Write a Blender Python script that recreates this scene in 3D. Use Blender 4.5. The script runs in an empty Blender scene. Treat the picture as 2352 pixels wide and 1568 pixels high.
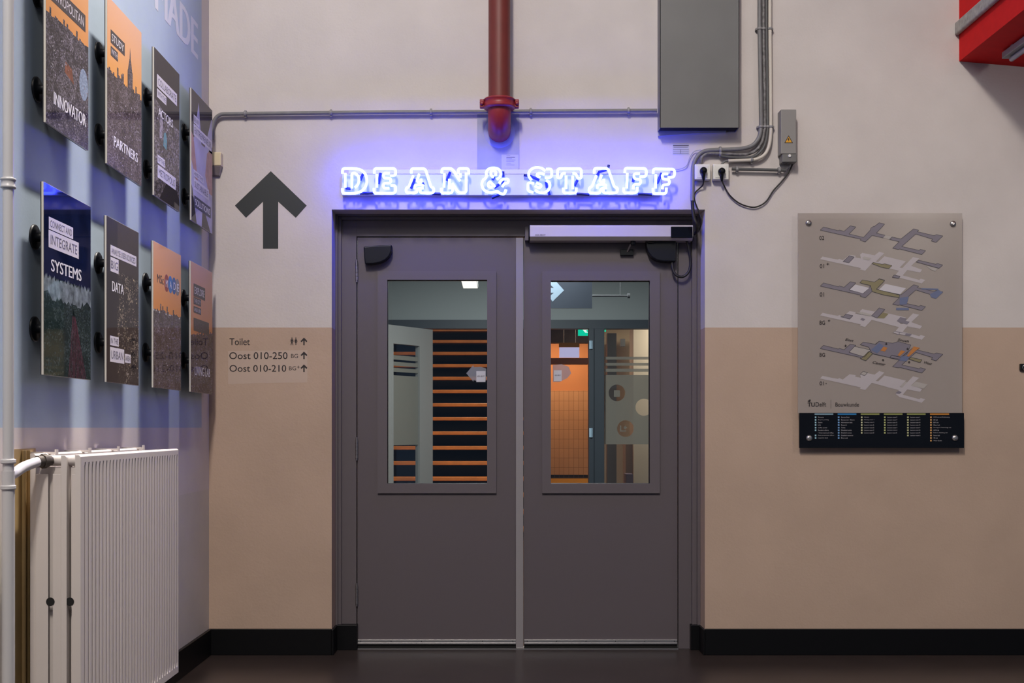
import bpy, bmesh, math, random
from mathutils import Vector, Matrix
random.seed(7)
S = bpy.context.scene
COL = S.collection
PI = math.pi

# ------------------------------------------------------------------ camera
F = 2700.0                 # focal length in pixels of a 2352-wide frame
VX, VY = 1150.0, 982.0     # principal (vanishing) point in the frame
H = 1.2334                 # eye height
D = F / 422.4              # distance to the main wall
DD = H * F / 507.0         # distance to the door leaves
XL = 670 / 422.4           # the side wall stands at X = -XL
cam_d = bpy.data.cameras.new('camera')
cam = bpy.data.objects.new('camera', cam_d)
COL.objects.link(cam)
cam.location = (0, 0, H)
cam.rotation_euler = (PI / 2, 0, 0)
cam_d.sensor_width = 36
cam_d.lens = F / 2352 * 36
cam_d.shift_x = (1176 - VX) / 2352
cam_d.shift_y = (VY - 784) / 2352
cam_d.clip_start = 0.05
S.camera = cam

# ------------------------------------------------------------------ world, lamps, exposure
w = bpy.data.worlds.new('hall_air')
S.world = w
w.use_nodes = True
w.node_tree.nodes['Background'].inputs[0].default_value = (0.4, 0.62, 1.0, 1)
w.node_tree.nodes['Background'].inputs[1].default_value = 0.11
S.view_settings.view_transform = 'Standard'
S.view_settings.look = 'None'
S.view_settings.gamma = 1
S.view_settings.use_curve_mapping = False
S.view_settings.exposure = 0.0
S.cycles.use_denoising = True


def area(name, loc, size, energy, color, rot=(0, 0, 0)):
    l = bpy.data.lights.new(name, 'AREA')
    l.shape = 'RECTANGLE'
    l.size, l.size_y = size
    l.energy = energy
    l.color = color
    o = bpy.data.objects.new(name, l)
    COL.objects.link(o)
    o.location = loc
    o.rotation_euler = rot
    return o


WARM = (1.0, 0.92, 0.83)
area('hall_lamp', (-0.8, -0.2, 7.0), (0.5, 1.2), 330, WARM, (math.radians(45), 0, 0))
l = area('poster_spot_track', (-0.62, 5.5, 6.4), (0.10, 1.6), 27, WARM, (math.radians(-13), math.radians(11), 0))
l.data.spread = math.radians(31)
area('hall_fill', (0.4, -2.6, 6.6), (1.2, 1.2), 60, WARM, (math.radians(60), 0, 0))
area('corridor_lamp', (0.2, 9.2, 2.95), (0.6, 1.2), 92, (0.93, 1.0, 0.99))
area('stair_lamp', (0.2, 12.6, 4.0), (1.2, 0.5), 190, (1.0, 0.74, 0.45))
area('far_hall_lamp', (0.8, 14.3, 2.45), (0.6, 0.5), 21, (1.0, 0.80, 0.58))
area('far_room_lamp', (2.2, 12.7, 2.6), (0.8, 0.6), 46, (1.0, 0.86, 0.66))
area('gallery_lamp', (3.2, 3.8, 3.0), (0.1, 1.0), 16, WARM, (math.radians(30), 0, 0))

# ------------------------------------------------------------------ helpers
WLOC = {}


def px(x, y, d=D):
    """a point at distance d seen at frame pixel (x, y)"""
    return Vector(((x - VX) * d / F, d, H + (VY - y) * d / F))


def ly(x, X):
    """distance of a point of the plane X = -X seen at frame column x"""
    return F * X / (VX - x)


def lz(x, y, X):
    return H + (VY - y) / (VX - x) * X


class MB:
    def __init__(s):
        s.v, s.f, s.m, s.sm = [], [], [], []

    def add(s, vs, fs, mi=0, smooth=False):
        b = len(s.v)
        s.v += [Vector(v) for v in vs]
        for f in fs:
            s.f.append([b + i for i in f])
            s.m.append(mi)
            s.sm.append(smooth)
        return s

    def box(s, a, b, mi=0):
        x0, x1 = sorted((a[0], b[0])); y0, y1 = sorted((a[1], b[1])); z0, z1 = sorted((a[2], b[2]))
        v = [(x0, y0, z0), (x1, y0, z0), (x1, y1, z0), (x0, y1, z0), (x0, y0, z1), (x1, y0, z1), (x1, y1, z1), (x0, y1, z1)]
        return s.add(v, [(0, 3, 2, 1), (4, 5, 6, 7), (0, 1, 5, 4), (1, 2, 6, 5), (2, 3, 7, 6), (3, 0, 4, 7)], mi)

    def pbox(s, x0, y0, x1, y1, d, depth, mi=0):
        """a box whose front face fills the frame rectangle at distance d and which is `depth` deep"""
        a, b = px(x0, y0, d), px(x1, y1, d)
        return s.box((a.x, d, a.z), (b.x, d + depth, b.z), mi)

    def prism(s, pts, vec, mi=0, smooth=False):
        """a closed outline (3-D points, seen counter-clockwise from the front) swept by vec"""
        n = len(pts); vec = Vector(vec)
        v = [Vector(p) for p in pts] + [Vector(p) + vec for p in pts]
        s.add(v, [list(range(n)), list(range(2 * n - 1, n - 1, -1))], mi)
        b = len(s.v) - 2 * n
        for i in range(n):
            j = (i + 1) % n
            s.f.append([b + i, b + n + i, b + n + j, b + j]); s.m.append(mi); s.sm.append(smooth)
        return s

    def tube(s, pts, r, n=10, mi=0, caps=True):
        pts = [Vector(p) for p in pts]
        rs = r if isinstance(r, (list, tuple)) else [r] * len(pts)
        ref = None
        b = len(s.v)
        for i, p in enumerate(pts):
            t = (pts[min(i + 1, len(pts) - 1)] - pts[max(i - 1, 0)]).normalized()
            if ref is None:
                ref = Vector((0, 0, 1)) if abs(t.z) < 0.9 else Vector((1, 0, 0))
            u = (ref - t * ref.dot(t))
            if u.length < 1e-6:
                u = t.orthogonal()
            u.normalize()
            ref = u
            q = t.cross(u)
            for k in range(n):
                a = 2 * PI * k / n
                s.v.append(p + (u * math.cos(a) + q * math.sin(a)) * rs[i])
        for i in range(len(pts) - 1):
            for k in range(n):
                k2 = (k + 1) % n
                s.f.append([b + i * n + k, b + i * n + k2, b + (i + 1) * n + k2, b + (i + 1) * n + k])
                s.m.append(mi); s.sm.append(True)
        if caps:
            s.cap(b, n, mi, True); s.cap(b + (len(pts) - 1) * n, n, mi, False)
        return s

    def cap(s, b, n, mi, flip):
        c = len(s.v)
        s.v += [s.v[b + k].copy() for k in range(n)]
        q = [c + k for k in range(n)]
        s.f.append(q[::-1] if flip else q); s.m.append(mi); s.sm.append(False)

    def lathe(s, c, axis, prof, n=20, mi=0):
        """profile [(radius, distance along axis)] turned about axis through c"""
        axis = Vector(axis).normalized(); c = Vector(c)
        return s.tube_prof(c, axis, prof, n, mi)

    def tube_prof(s, c, t, prof, n, mi):
        u = t.orthogonal().normalized(); q = t.cross(u)
        b = len(s.v)
        for r, h in prof:
            for k in range(n):
                a = 2 * PI * k / n
                s.v.append(c + t * h + (u * math.cos(a) + q * math.sin(a)) * max(r, 1e-5))
        for i in range(len(prof) - 1):
            for k in range(n):
                k2 = (k + 1) % n
                s.f.append([b + i * n + k, b + i * n + k2, b + (i + 1) * n + k2, b + (i + 1) * n + k])
                s.m.append(mi); s.sm.append(True)
        s.cap(b, n, mi, True); s.cap(b + (len(prof) - 1) * n, n, mi, False)
        return s

    def build(s, name, mats, parent=None, bevel=0.0, seg=2):
        if not isinstance(mats, (list, tuple)):
            mats = [mats]
        lo = Vector([min(v[i] for v in s.v) for i in range(3)])
        hi = Vector([max(v[i] for v in s.v) for i in range(3)])
        c = (lo + hi) / 2
        me = bpy.data.meshes.new(name)
        me.from_pydata([v - c for v in s.v], [], s.f)
        for m in mats:
            me.materials.append(m)
        me.polygons.foreach_set('material_index', s.m)
        me.polygons.foreach_set('use_smooth', s.sm)
        bm = bmesh.new(); bm.from_mesh(me)
        bmesh.ops.recalc_face_normals(bm, faces=bm.faces)
        bm.to_mesh(me); bm.free()
        o = bpy.data.objects.new(name, me)
        COL.objects.link(o)
        o.location = c
        WLOC[o] = c.copy()
        if parent is not None:
            o.parent = parent
            o.matrix_parent_inverse = Matrix.Translation(-WLOC[parent])
        if bevel:
            b = o.modifiers.new('bevel', 'BEVEL')
            b.width = bevel; b.segments = seg; b.limit_method = 'ANGLE'; b.angle_limit = math.radians(40)
            b.harden_normals = False
        return o


def thing(name, loc, label, cat, group=None, kind=None):
    o = bpy.data.objects.new(name, None)
    COL.objects.link(o)
    o.location = loc
    o.empty_display_size = 0.05
    WLOC[o] = Vector(loc)
    return tag(o, label, cat, group, kind)


def tag(o, label, cat=None, group=None, kind=None):
    o['label'] = label
    if cat: o['category'] = cat
    if group: o['group'] = group
    if kind: o['kind'] = kind
    return o


def smooth_path(pts, it=2):
    """corner-rounded polyline"""
    pts = [Vector(p) for p in pts]
    for _ in range(it):
        q = [pts[0]]
        for a, b in zip(pts[:-1], pts[1:]):
            q += [a * 0.75 + b * 0.25, a * 0.25 + b * 0.75]
        q.append(pts[-1])
        pts = q
    return pts


def catmull(pts, n=8):
    P = [Vector(p) for p in pts]
    P = [P[0] * 2 - P[1]] + P + [P[-1] * 2 - P[-2]]
    out = []
    for i in range(1, len(P) - 2):
        a, b, c, d = P[i - 1:i + 3]
        for k in range(n):
            t = k / n
            out.append(0.5 * ((2 * b) + (c - a) * t + (2 * a - 5 * b + 4 * c - d) * t * t + (3 * b - a - 3 * c + d) * t ** 3))
    out.append(P[-2])
    return out


# ------------------------------------------------------------------ lettering
_TC = {}


def glyphs(text):
    key = text
    if key in _TC:
        return _TC[key]
    cu = bpy.data.curves.new('lettering', 'FONT')
    cu.body = text
    cu.size = 1
    cu.resolution_u = 3
    o = bpy.data.objects.new('lettering', cu)
    COL.objects.link(o)
    bpy.context.view_layer.update()
    dg = bpy.context.evaluated_depsgraph_get()
    me = bpy.data.meshes.new_from_object(o.evaluated_get(dg))
    vs = [v.co.copy() for v in me.vertices]
    fs = [list(p.vertices) for p in me.polygons]
    bpy.data.objects.remove(o); bpy.data.curves.remove(cu); bpy.data.meshes.remove(me)
    x0 = min(v.x for v in vs); x1 = max(v.x for v in vs)
    y0 = min(v.y for v in vs); y1 = max(v.y for v in vs)
    r = ([((v.x - x0) / (x1 - x0), (v.y - y0) / (y1 - y0)) for v in vs], fs, (x1 - x0) / (y1 - y0))
    _TC[key] = r
    return r


def put_text(mb, text, o, u, v, mi=0, bold=0.0):
    """fit text into the parallelogram with corner o (lower left) and edges u, v"""
    vs, fs, _ = glyphs(text)
    o, u, v = Vector(o), Vector(u), Vector(v)
    n = u.cross(v).normalized() * 0.00006
    w_ = u.normalized() * bold * v.length * 1.1
    for k in ((-1, 0, 1) if bold else (0,)):
        mb.add([o + w_ + (u - w_ * 2) * a + v * b + w_ * k + n * (k + 1) for a, b in vs], fs, mi)


def wall_text(mb, text, x0, y0, x1, y1, d, mi=0, bold=0.0):
    """lettering filling frame rectangle (x0,y0)-(x1,y1) on a wall at distance d, facing the camera side"""
    a = px(x0, y1, d); b = px(x1, y1, d); c = px(x0, y0, d)
    put_text(mb, text, a, b - a, c - a, mi, bold)


# ------------------------------------------------------------------ materials
def nodes(name):
    m = bpy.data.materials.new(name)
    m.use_nodes = True
    nt = m.node_tree
    return m, nt, nt.nodes['Principled BSDF']


def mat(name, col, rough=0.5, metal=0.0, noise=0.0, nscale=8.0, bump=0.0, bscale=150.0, coat=0.0, spec=None, stretch=None):
    m, nt, p = nodes(name)
    p.inputs['Base Color'].default_value = (*col, 1)
    p.inputs['Roughness'].default_value = rough
    p.inputs['Metallic'].default_value = metal
    if coat:
        p.inputs['Coat Weight'].default_value = coat * 0.6
        p.inputs['Coat Roughness'].default_value = 0.035
        p.inputs['Specular IOR Level'].default_value = 0.0
    if spec is not None:
        p.inputs['Specular IOR Level'].default_value = spec
    if noise or bump:
        g = nt.nodes.new('ShaderNodeNewGeometry')
        src = g.outputs['Position']
        if stretch:
            mp = nt.nodes.new('ShaderNodeMapping')
            mp.inputs['Scale'].default_value = stretch
            nt.links.new(src, mp.inputs['Vector']); src = mp.outputs['Vector']
        if noise:
            n = nt.nodes.new('ShaderNodeTexNoise')
            n.inputs['Scale'].default_value = nscale
            n.inputs['Detail'].default_value = 5
            nt.links.new(src, n.inputs['Vector'])
            r = nt.nodes.new('ShaderNodeValToRGB')
            r.color_ramp.elements[0].position = 0.3
            r.color_ramp.elements[1].position = 0.7
            r.color_ramp.elements[0].color = (*[max(0, c * (1 - noise)) for c in col], 1)
            r.color_ramp.elements[1].color = (*[min(1, c * (1 + noise)) for c in col], 1)
            nt.links.new(n.outputs['Fac'], r.inputs['Fac'])
            nt.links.new(r.outputs['Color'], p.inputs['Base Color'])
        if bump:
            n2 = nt.nodes.new('ShaderNodeTexNoise')
            n2.inputs['Scale'].default_value = bscale
            n2.inputs['Detail'].default_value = 3
            nt.links.new(src, n2.inputs['Vector'])
            b = nt.nodes.new('ShaderNodeBump')
            b.inputs['Strength'].default_value = bump
            b.inputs['Distance'].default_value = 0.003
            nt.links.new(n2.outputs['Fac'], b.inputs['Height'])
            nt.links.new(b.outputs['Normal'], p.inputs['Normal'])
    return m


def emit(name, col, strength):
    m, nt, p = nodes(name)
    p.inputs['Base Color'].default_value = (*col, 1)
    p.inputs['Emission Color'].default_value = (*col, 1)
    p.inputs['Emission Strength'].default_value = strength
    return m


def wall_paint(name, upper, lower, zsplit, side=None):
    """two-tone emulsion; `side` = (colour, y limit, z limit) adds a printed film over part of a side wall"""
    m, nt, p = nodes(name)
    N, L = nt.nodes.new, nt.links.new
    g = N('ShaderNodeNewGeometry')
    sp = N('ShaderNodeSeparateXYZ'); L(g.outputs['Position'], sp.inputs[0])
    gt = N('ShaderNodeMath'); gt.operation = 'GREATER_THAN'; gt.inputs[1].default_value = zsplit
    L(sp.outputs['Z'], gt.inputs[0])
    mx = N('ShaderNodeMix'); mx.data_type = 'RGBA'
    mx.inputs[6].default_value = (*lower, 1); mx.inputs[7].default_value = (*upper, 1)
    L(gt.outputs[0], mx.inputs[0])
    out = mx.outputs[2]
    if side:
        c, ylim, zlim = side
        a = N('ShaderNodeMath'); a.operation = 'LESS_THAN'; a.inputs[1].default_value = ylim; L(sp.outputs['Y'], a.inputs[0])
        b = N('ShaderNodeMath'); b.operation = 'GREATER_THAN'; b.inputs[1].default_value = zlim; L(sp.outputs['Z'], b.inputs[0])
        mu = N('ShaderNodeMath'); mu.operation = 'MULTIPLY'; L(a.outputs[0], mu.inputs[0]); L(b.outputs[0], mu.inputs[1])
        m2 = N('ShaderNodeMix'); m2.data_type = 'RGBA'
        m2.inputs[7].default_value = (*c, 1)
        L(mu.outputs[0], m2.inputs[0]); L(out, m2.inputs[6])
        out = m2.outputs[2]
    n = N('ShaderNodeTexNoise'); n.inputs['Scale'].default_value = 3.0; n.inputs['Detail'].default_value = 6
    L(g.outputs['Position'], n.inputs['Vector'])
    mr = N('ShaderNodeMapRange'); mr.inputs[1].default_value = 0.3; mr.inputs[2].default_value = 0.7
    mr.inputs[3].default_value = 0.94; mr.inputs[4].default_value = 1.04
    L(n.outputs['Fac'], mr.inputs[0])
    mv = N('ShaderNodeVectorMath'); mv.operation = 'SCALE'; L(out, mv.inputs[0]); L(mr.outputs[0], mv.inputs['Scale'])
    L(mv.outputs[0], p.inputs['Base Color'])
    p.inputs['Roughness'].default_value = 0.62
    p.inputs['Specular IOR Level'].default_value = 0.3
    n2 = N('ShaderNodeTexNoise'); n2.inputs['Scale'].default_value = 90; n2.inputs['Detail'].default_value = 3
    L(g.outputs['Position'], n2.inputs['Vector'])
    n3 = N('ShaderNodeTexNoise'); n3.inputs['Scale'].default_value = 9; n3.inputs['Detail'].default_value = 3
    L(g.outputs['Position'], n3.inputs['Vector'])
    ad = N('ShaderNodeMath'); ad.operation = 'MULTIPLY_ADD'; ad.inputs[1].default_value = 3.0
    L(n3.outputs['Fac'], ad.inputs[0]); L(n2.outputs['Fac'], ad.inputs[2])
    bp = N('ShaderNodeBump'); bp.inputs['Strength'].default_value = 0.10 if side else 0.24; bp.inputs['Distance'].default_value = 0.003
    L(ad.outputs[0], bp.inputs['Height']); L(bp.outputs['Normal'], p.inputs['Normal'])
    return m


def sheet(name, col, alpha, rough=0.4):
    """tinted translucent sheet"""
    m, nt, p = nodes(name)
    p.inputs['Base Color'].default_value = (*col, 1)
    p.inputs['Roughness'].default_value = rough
    p.inputs['Alpha'].default_value = alpha
    return m


def glass_mat(name, tint=(0.96, 0.97, 0.98), refl=0.05):
    m = bpy.data.materials.new(name)
    m.use_nodes = True
    nt = m.node_tree
    nt.nodes.clear()
    N, L = nt.nodes.new, nt.links.new
    o = N('ShaderNodeOutputMaterial'); mx = N('ShaderNodeMixShader'); t = N('ShaderNodeBsdfTransparent'); g = N('ShaderNodeBsdfGlossy')
    t.inputs[0].default_value = (*tint, 1)
    g.inputs['Roughness'].default_value = 0.01
    fr = N('ShaderNodeFresnel'); ge = N('ShaderNodeNewGeometry')
    io = N('ShaderNodeMath'); io.operation = 'MULTIPLY_ADD'; io.inputs[1].default_value = 1 / 1.5 - 1.5; io.inputs[2].default_value = 1.5
    L(ge.outputs['Backfacing'], io.inputs[0]); L(io.outputs[0], fr.inputs[0])
    ad = N('ShaderNodeMath'); ad.operation = 'ADD'; ad.inputs[1].default_value = refl - 0.04
    L(fr.outputs[0], ad.inputs[0]); L(ad.outputs[0], mx.inputs[0])
    L(t.outputs[0], mx.inputs[1]); L(g.outputs[0], mx.inputs[2]); L(mx.outputs[0], o.inputs[0])
    return m


def city_mat(name, dark, mid, light, scale=60.0, thr=0.62):
    """a printed aerial photograph: dark roofs with pale flecks"""
    m, nt, p = nodes(name)
    N, L = nt.nodes.new, nt.links.new
    g = N('ShaderNodeNewGeometry')
    mp = N('ShaderNodeMapping'); mp.inputs['Scale'].default_value = (1, 1, 1.5); mp.inputs['Rotation'].default_value = (0.5, 0, 0)
    L(g.outputs['Position'], mp.inputs[0])
    v = N('ShaderNodeTexVoronoi'); v.inputs['Scale'].default_value = scale; v.distance = 'CHEBYCHEV'
    L(mp.outputs[0], v.inputs['Vector'])
    n = N('ShaderNodeTexNoise'); n.inputs['Scale'].default_value = 16; n.inputs['Detail'].default_value = 10; n.inputs['Roughness'].default_value = 0.78
    L(g.outputs['Position'], n.inputs['Vector'])
    sx = N('ShaderNodeSeparateColor'); L(v.outputs['Color'], sx.inputs[0])
    ad = N('ShaderNodeMath'); ad.operation = 'MULTIPLY_ADD'; ad.inputs[1].default_value = 0.28
    L(sx.outputs[0], ad.inputs[0]); L(n.outputs['Fac'], ad.inputs[2])
    r = N('ShaderNodeValToRGB')
    e = r.color_ramp.elements
    e[0].position = 0.40; e[0].color = (*dark, 1)
    e[1].position = 0.90; e[1].color = (*light, 1)
    k = e.new(thr); k.color = (*mid, 1)
    L(ad.outputs[0], r.inputs[0])
    L(r.outputs[0], p.inputs['Base Color'])
    p.inputs['Roughness'].default_value = 0.35
    p.inputs['Specular IOR Level'].default_value = 0.0
    p.inputs['Coat Weight'].default_value = 0.6
    p.inputs['Coat Roughness'].default_value = 0.035
    return m


def sky_print(name, top, bottom, z0, z1):
    """printed sunset sky running from one ink colour to another"""
    m, nt, p = nodes(name)
    N, L = nt.nodes.new, nt.links.new
    g = N('ShaderNodeNewGeometry'); sp = N('ShaderNodeSeparateXYZ'); L(g.outputs['Position'], sp.inputs[0])
    mr = N('ShaderNodeMapRange'); mr.inputs[1].default_value = z0; mr.inputs[2].default_value = z1
    L(sp.outputs['Z'], mr.inputs[0])
    mx = N('ShaderNodeMix'); mx.data_type = 'RGBA'
    mx.inputs[6].default_value = (*bottom, 1); mx.inputs[7].default_value = (*top, 1)
    L(mr.outputs[0], mx.inputs[0]); L(mx.outputs[2], p.inputs['Base Color'])
    p.inputs['Roughness'].default_value = 0.35
    p.inputs['Specular IOR Level'].default_value = 0.0
    p.inputs['Coat Weight'].default_value = 0.6
    p.inputs['Coat Roughness'].default_value = 0.035
    return m


def tile_mat(name, col, grout, sx=0.1, sz=0.2):
    m, nt, p = nodes(name)
    N, L = nt.nodes.new, nt.links.new
    g = N('ShaderNodeNewGeometry'); sp = N('ShaderNodeSeparateXYZ'); L(g.outputs['Position'], sp.inputs[0])
    cb = N('ShaderNodeCombineXYZ'); L(sp.outputs['X'], cb.inputs[0]); L(sp.outputs['Z'], cb.inputs[1])
    b = N('ShaderNodeTexBrick'); b.offset = 0.0
    b.inputs['Color1'].default_value = (*col, 1); b.inputs['Color2'].default_value = (*[c * 0.93 for c in col], 1)
    b.inputs['Mortar'].default_value = (*grout, 1)
    b.inputs['Scale'].default_value = 1.0
    b.inputs['Brick Width'].default_value = sx; b.inputs['Row Height'].default_value = sz
    b.inputs['Mortar Size'].default_value = 0.0022
    L(cb.outputs[0], b.inputs['Vector']); L(b.outputs['Color'], p.inputs['Base Color'])
    p.inputs['Roughness'].default_value = 0.25
    return m


CREAM = (0.66, 0.60, 0.585)
BEIGE = (0.53, 0.385, 0.30)
ZS = H + (VY - 752) / 422.4
M_wall = wall_paint('back_wall_emulsion', CREAM, BEIGE, ZS)
M_left = wall_paint('side_wall_emulsion_and_print', CREAM, (0.62, 0.575, 0.53), 0.9, ((0.42, 0.51, 0.62), ly(463, XL), H))
M_floor = mat('polished_floor', (0.042, 0.030, 0.027), 0.28, noise=0.12, nscale=5, bump=0.05, bscale=300)
M_black = mat('black_gloss_skirting', (0.005, 0.005, 0.006), 0.4, spec=0.25)
M_door = mat('grey_door_paint', (0.120, 0.100, 0.110), 0.45, bump=0.04, bscale=400)
M_frame = mat('grey_frame_paint', (0.130, 0.110, 0.120), 0.45)
M_astr = mat('pale_grey_strip', (0.30, 0.28, 0.29), 0.4)
M_alu = mat('brushed_aluminium', (0.55, 0.53, 0.53), 0.35, metal=0.9)
M_silver = mat('silver_anodised_cover', (0.60, 0.55, 0.53), 0.42, metal=0.35)
M_steel = mat('dull_steel', (0.42, 0.40, 0.40), 0.35, metal=0.9)
M_brush = mat('black_brush', (0.004, 0.004, 0.004), 0.9)
M_plastic = mat('black_plastic', (0.005, 0.006, 0.009), 0.4, spec=0.3)
M_gloss = mat('black_gloss_plastic', (0.006, 0.006, 0.008), 0.08)
M_glass = glass_mat('door_pane')
M_conduit = mat('grey_conduit', (0.20, 0.195, 0.205), 0.5, noise=0.08, nscale=30)
M_mottled = mat('paint_spotted_conduit', (0.17, 0.16, 0.165), 0.5, noise=0.6, nscale=45)
M_cond_d = mat('dark_grey_conduit', (0.10, 0.10, 0.105), 0.5)
M_cond_w = mat('cream_conduit', (0.66, 0.60, 0.54), 0.5)
M_clip = mat('grey_clip', (0.28, 0.27, 0.28), 0.45)
M_duct = mat('grey_sheet_metal', (0.165, 0.163, 0.165), 0.5, noise=0.06, nscale=4)
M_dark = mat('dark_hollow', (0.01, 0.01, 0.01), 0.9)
M_redpipe = mat('red_pipe_paint', (0.17, 0.028, 0.022), 0.5, noise=0.08, nscale=12)
M_redfl = mat('red_flange_paint', (0.30, 0.022, 0.035), 0.42)
M_red = mat('red_beam_paint', (0.64, 0.010, 0.012), 0.7, noise=0.05, nscale=20, spec=0.15)
M_stone = mat('grey_stone_cap', (0.36, 0.34, 0.32), 0.7, noise=0.2, nscale=40)
M_white = mat('white_enamel', (0.66, 0.60, 0.575), 0.35)
M_white2 = mat('white_pipe_paint', (0.60, 0.585, 0.60), 0.35)
M_socket = mat('white_socket_plastic', (0.82, 0.80, 0.78), 0.35)
M_box = mat('grey_plastic_box', (0.27, 0.255, 0.25), 0.5)
M_box_d = mat('dark_grey_plastic', (0.16, 0.155, 0.155), 0.5)
M_cord = mat('black_cord', (0.012, 0.010, 0.010), 0.5)
M_yellow = mat('warning_yellow', (0.75, 0.36, 0.01), 0.5)
M_vinyl = mat('dark_slate_vinyl', (0.018, 0.022, 0.024), 0.5)
M_paper = mat('paper', (0.55, 0.54, 0.56), 0.8)
M_ink = mat('dark_ink', (0.025, 0.018, 0.02), 0.6)
M_grey_ink = mat('grey_ink', (0.12, 0.11, 0.13), 0.6)
M_edge = mat('acrylic_edge', (0.62, 0.58, 0.52), 0.25)
M_back = mat('black_backing_sheet', (0.012, 0.012, 0.018), 0.5)
M_letter = mat('white_print', (0.78, 0.75, 0.77), 0.4)
M_letter2 = mat('pale_vinyl', (0.66, 0.68, 0.74), 0.6)
M_capw = mat('white_caption_print', (0.66, 0.62, 0.66), 0.4)
M_capd = mat('brown_caption_print', (0.055, 0.042, 0.036), 0.4)
M_capb = mat('navy_caption_print', (0.018, 0.022, 0.075), 0.4)
M_patch = mat('grey_plaster_shaded', (0.40, 0.40, 0.43), 0.7, noise=0.06, nscale=12)  # grey plaster, darkened further to carry the red flange's shadow
M_ivory = mat('ivory_plastic', (0.75, 0.63, 0.44), 0.4)
M_lens = mat('smoky_lens', (0.26, 0.22, 0.24), 0.3)
M_board = mat('white_sign_board', (0.72, 0.71, 0.72), 0.5)

NEON = (0.040, 0.064, 1.0)
M_neon = emit('blue_white_neon', NEON, 26.0)
M_tape = mat('blacked_out_tube', (0.012, 0.020, 0.06), 0.4)

# ------------------------------------------------------------------ the room
OX0, OX1 = px(762, 0).x, px(1619, 0).x            # door opening in the main wall
OZ = px(0, 481).z
TOP = 7.7
RX = 4.6


def structure(o, label, cat):
    return tag(o, label, cat, kind='structure')


b = MB().box((-XL - 0.3, -4.0, -0.2), (RX, D, 0)).box((-3, D, -0.2), (RX, 17.5, 0))
structure(b.build('floor', M_floor), 'dark brown polished floor running up to the grey double door', 'floor')
b = MB()
b.box((-XL - 0.3, D, 0), (OX0, D + 0.3, TOP))
b.box((OX1, D, 0), (RX, D + 0.3, TOP))
b.box((OX0, D, OZ), (OX1, D + 0.3, TOP))
structure(b.build('wall_back', M_wall), 'cream wall with beige lower paint, around the grey double door', 'wall')
b = MB().box((-XL - 0.3, -4.0, 0), (-XL, D, TOP))
structure(b.build('wall_left', M_left), 'side wall with a pale blue printed film behind the posters', 'wall')
b = MB().box((-XL - 0.3, -4.0, TOP), (RX, D + 0.3, TOP + 0.2))
structure(b.build('ceiling', mat('ceiling_white', (0.7, 0.67, 0.62), 0.8)), 'plain high ceiling over the hall', 'ceiling')

BH = 60 / 422.4
b = MB().box((-XL, D - 0.016, 0), (OX0 - 0.0, D, BH)).box((OX0, D - 0.016, 0), (OX0 + 0.012, DD - 0.03, BH * 0.98))
structure(b.build('baseboard_back', M_black, bevel=0.003), 'black skirting below the big painted arrow', 'skirting')
b = MB().box((OX1, D - 0.016, 0), (RX, D, BH)).box((OX1 - 0.012, D - 0.016, 0), (OX1, DD - 0.03, BH * 0.98))
structure(b.build('baseboard_right', M_black, bevel=0.003), 'black skirting below the floor plan board', 'skirting')
b = MB().box((-XL, -4, 0), (-XL + 0.016, D - 0.016, BH))
structure(b.build('baseboard_left', M_black, bevel=0.003), 'black skirting running behind the white radiator', 'skirting')

# door frame
fr = thing('trim_1', (px(1190, 0, DD).x, DD, 0), 'stepped grey frame around the double door', 'door frame', kind='structure')


def ring(mb, xa0, xb0, ya0, xa1, xb1, ya1, dfront, dback, mi=0):
    """a portal (two posts and a head) between an outer and an inner outline given in frame pixels at DD"""
    o0, o1, oz = px(xa0, 0, DD).x, px(xb0, 0, DD).x, px(0, ya0, DD).z
    i0, i1, iz = px(xa1, 0, DD).x, px(xb1, 0, DD).x, px(0, ya1, DD).z
    mb.box((o0, dfront, 0), (i0, dback, oz), mi)
    mb.box((i1, dfront, 0), (o1, dback, oz), mi)
    mb.box((i0, dfront, iz), (i1, dback, oz), mi)


wl, wr, wt = VX + (762 - VX) * D / DD, VX + (1619 - VX) * D / DD, VY - (VY - 481) * D / DD
b = MB(); ring(b, wl, wr, wt, 778, 1599, 499, DD - 0.040, DD + 0.10); b.build('outer_moulding', M_frame, fr, bevel=0.002)
b = MB(); ring(b, 778, 1599, 499, 785.5, 1588, 506, DD - 0.026, DD + 0.10); b.build('inner_moulding', M_frame, fr, bevel=0.002)
b = MB(); ring(b, 785.5, 1588, 506, 819, 1558, 543, DD - 0.006, DD + 0.10); b.build('jamb', M_frame, fr, bevel=0.001)
for x0, x1 in ((770, 820), (1587, 1608)):
    b = MB(); a = px(x0, 1435, DD - 0.05); c = px(x1, 1490, DD - 0.05)
    b.box((a.x, DD - 0.05, 0), (c.x, DD + 0.01, a.z)).build('plinth_block', M_black, fr, bevel=0.003)
b = MB().box((px(820, 0, DD).x, DD - 0.02, 0), (px(1557, 0, DD).x, DD + 0.06, 0.004)).build('threshold', M_alu, fr)


# door leaves
def window_frame(mb, o, i, d, thick):
    """mitred glazing bead between outer and inner frame rectangles, sloping in to the pane"""
    O = [px(o[0], o[3], d), px(o[2], o[3], d), px(o[2], o[1], d), px(o[0], o[1], d)]
    I = [px(i[0], i[3], d), px(i[2], i[3], d), px(i[2], i[1], d), px(i[0], i[1], d)]
    q = Vector((0, -thick, 0))
    for k in range(4):
        j = (k + 1) % 4
        vs = [O[k], O[j], O[j] + q, O[k] + q, I[k] + q, I[j] + q, I[j] + Vector((0, 0.03, 0)), I[k] + Vector((0, 0.03, 0))]
        mb.add(vs, [(0, 1, 2, 3), (3, 2, 5, 4), (4, 5, 6, 7)])


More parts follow.
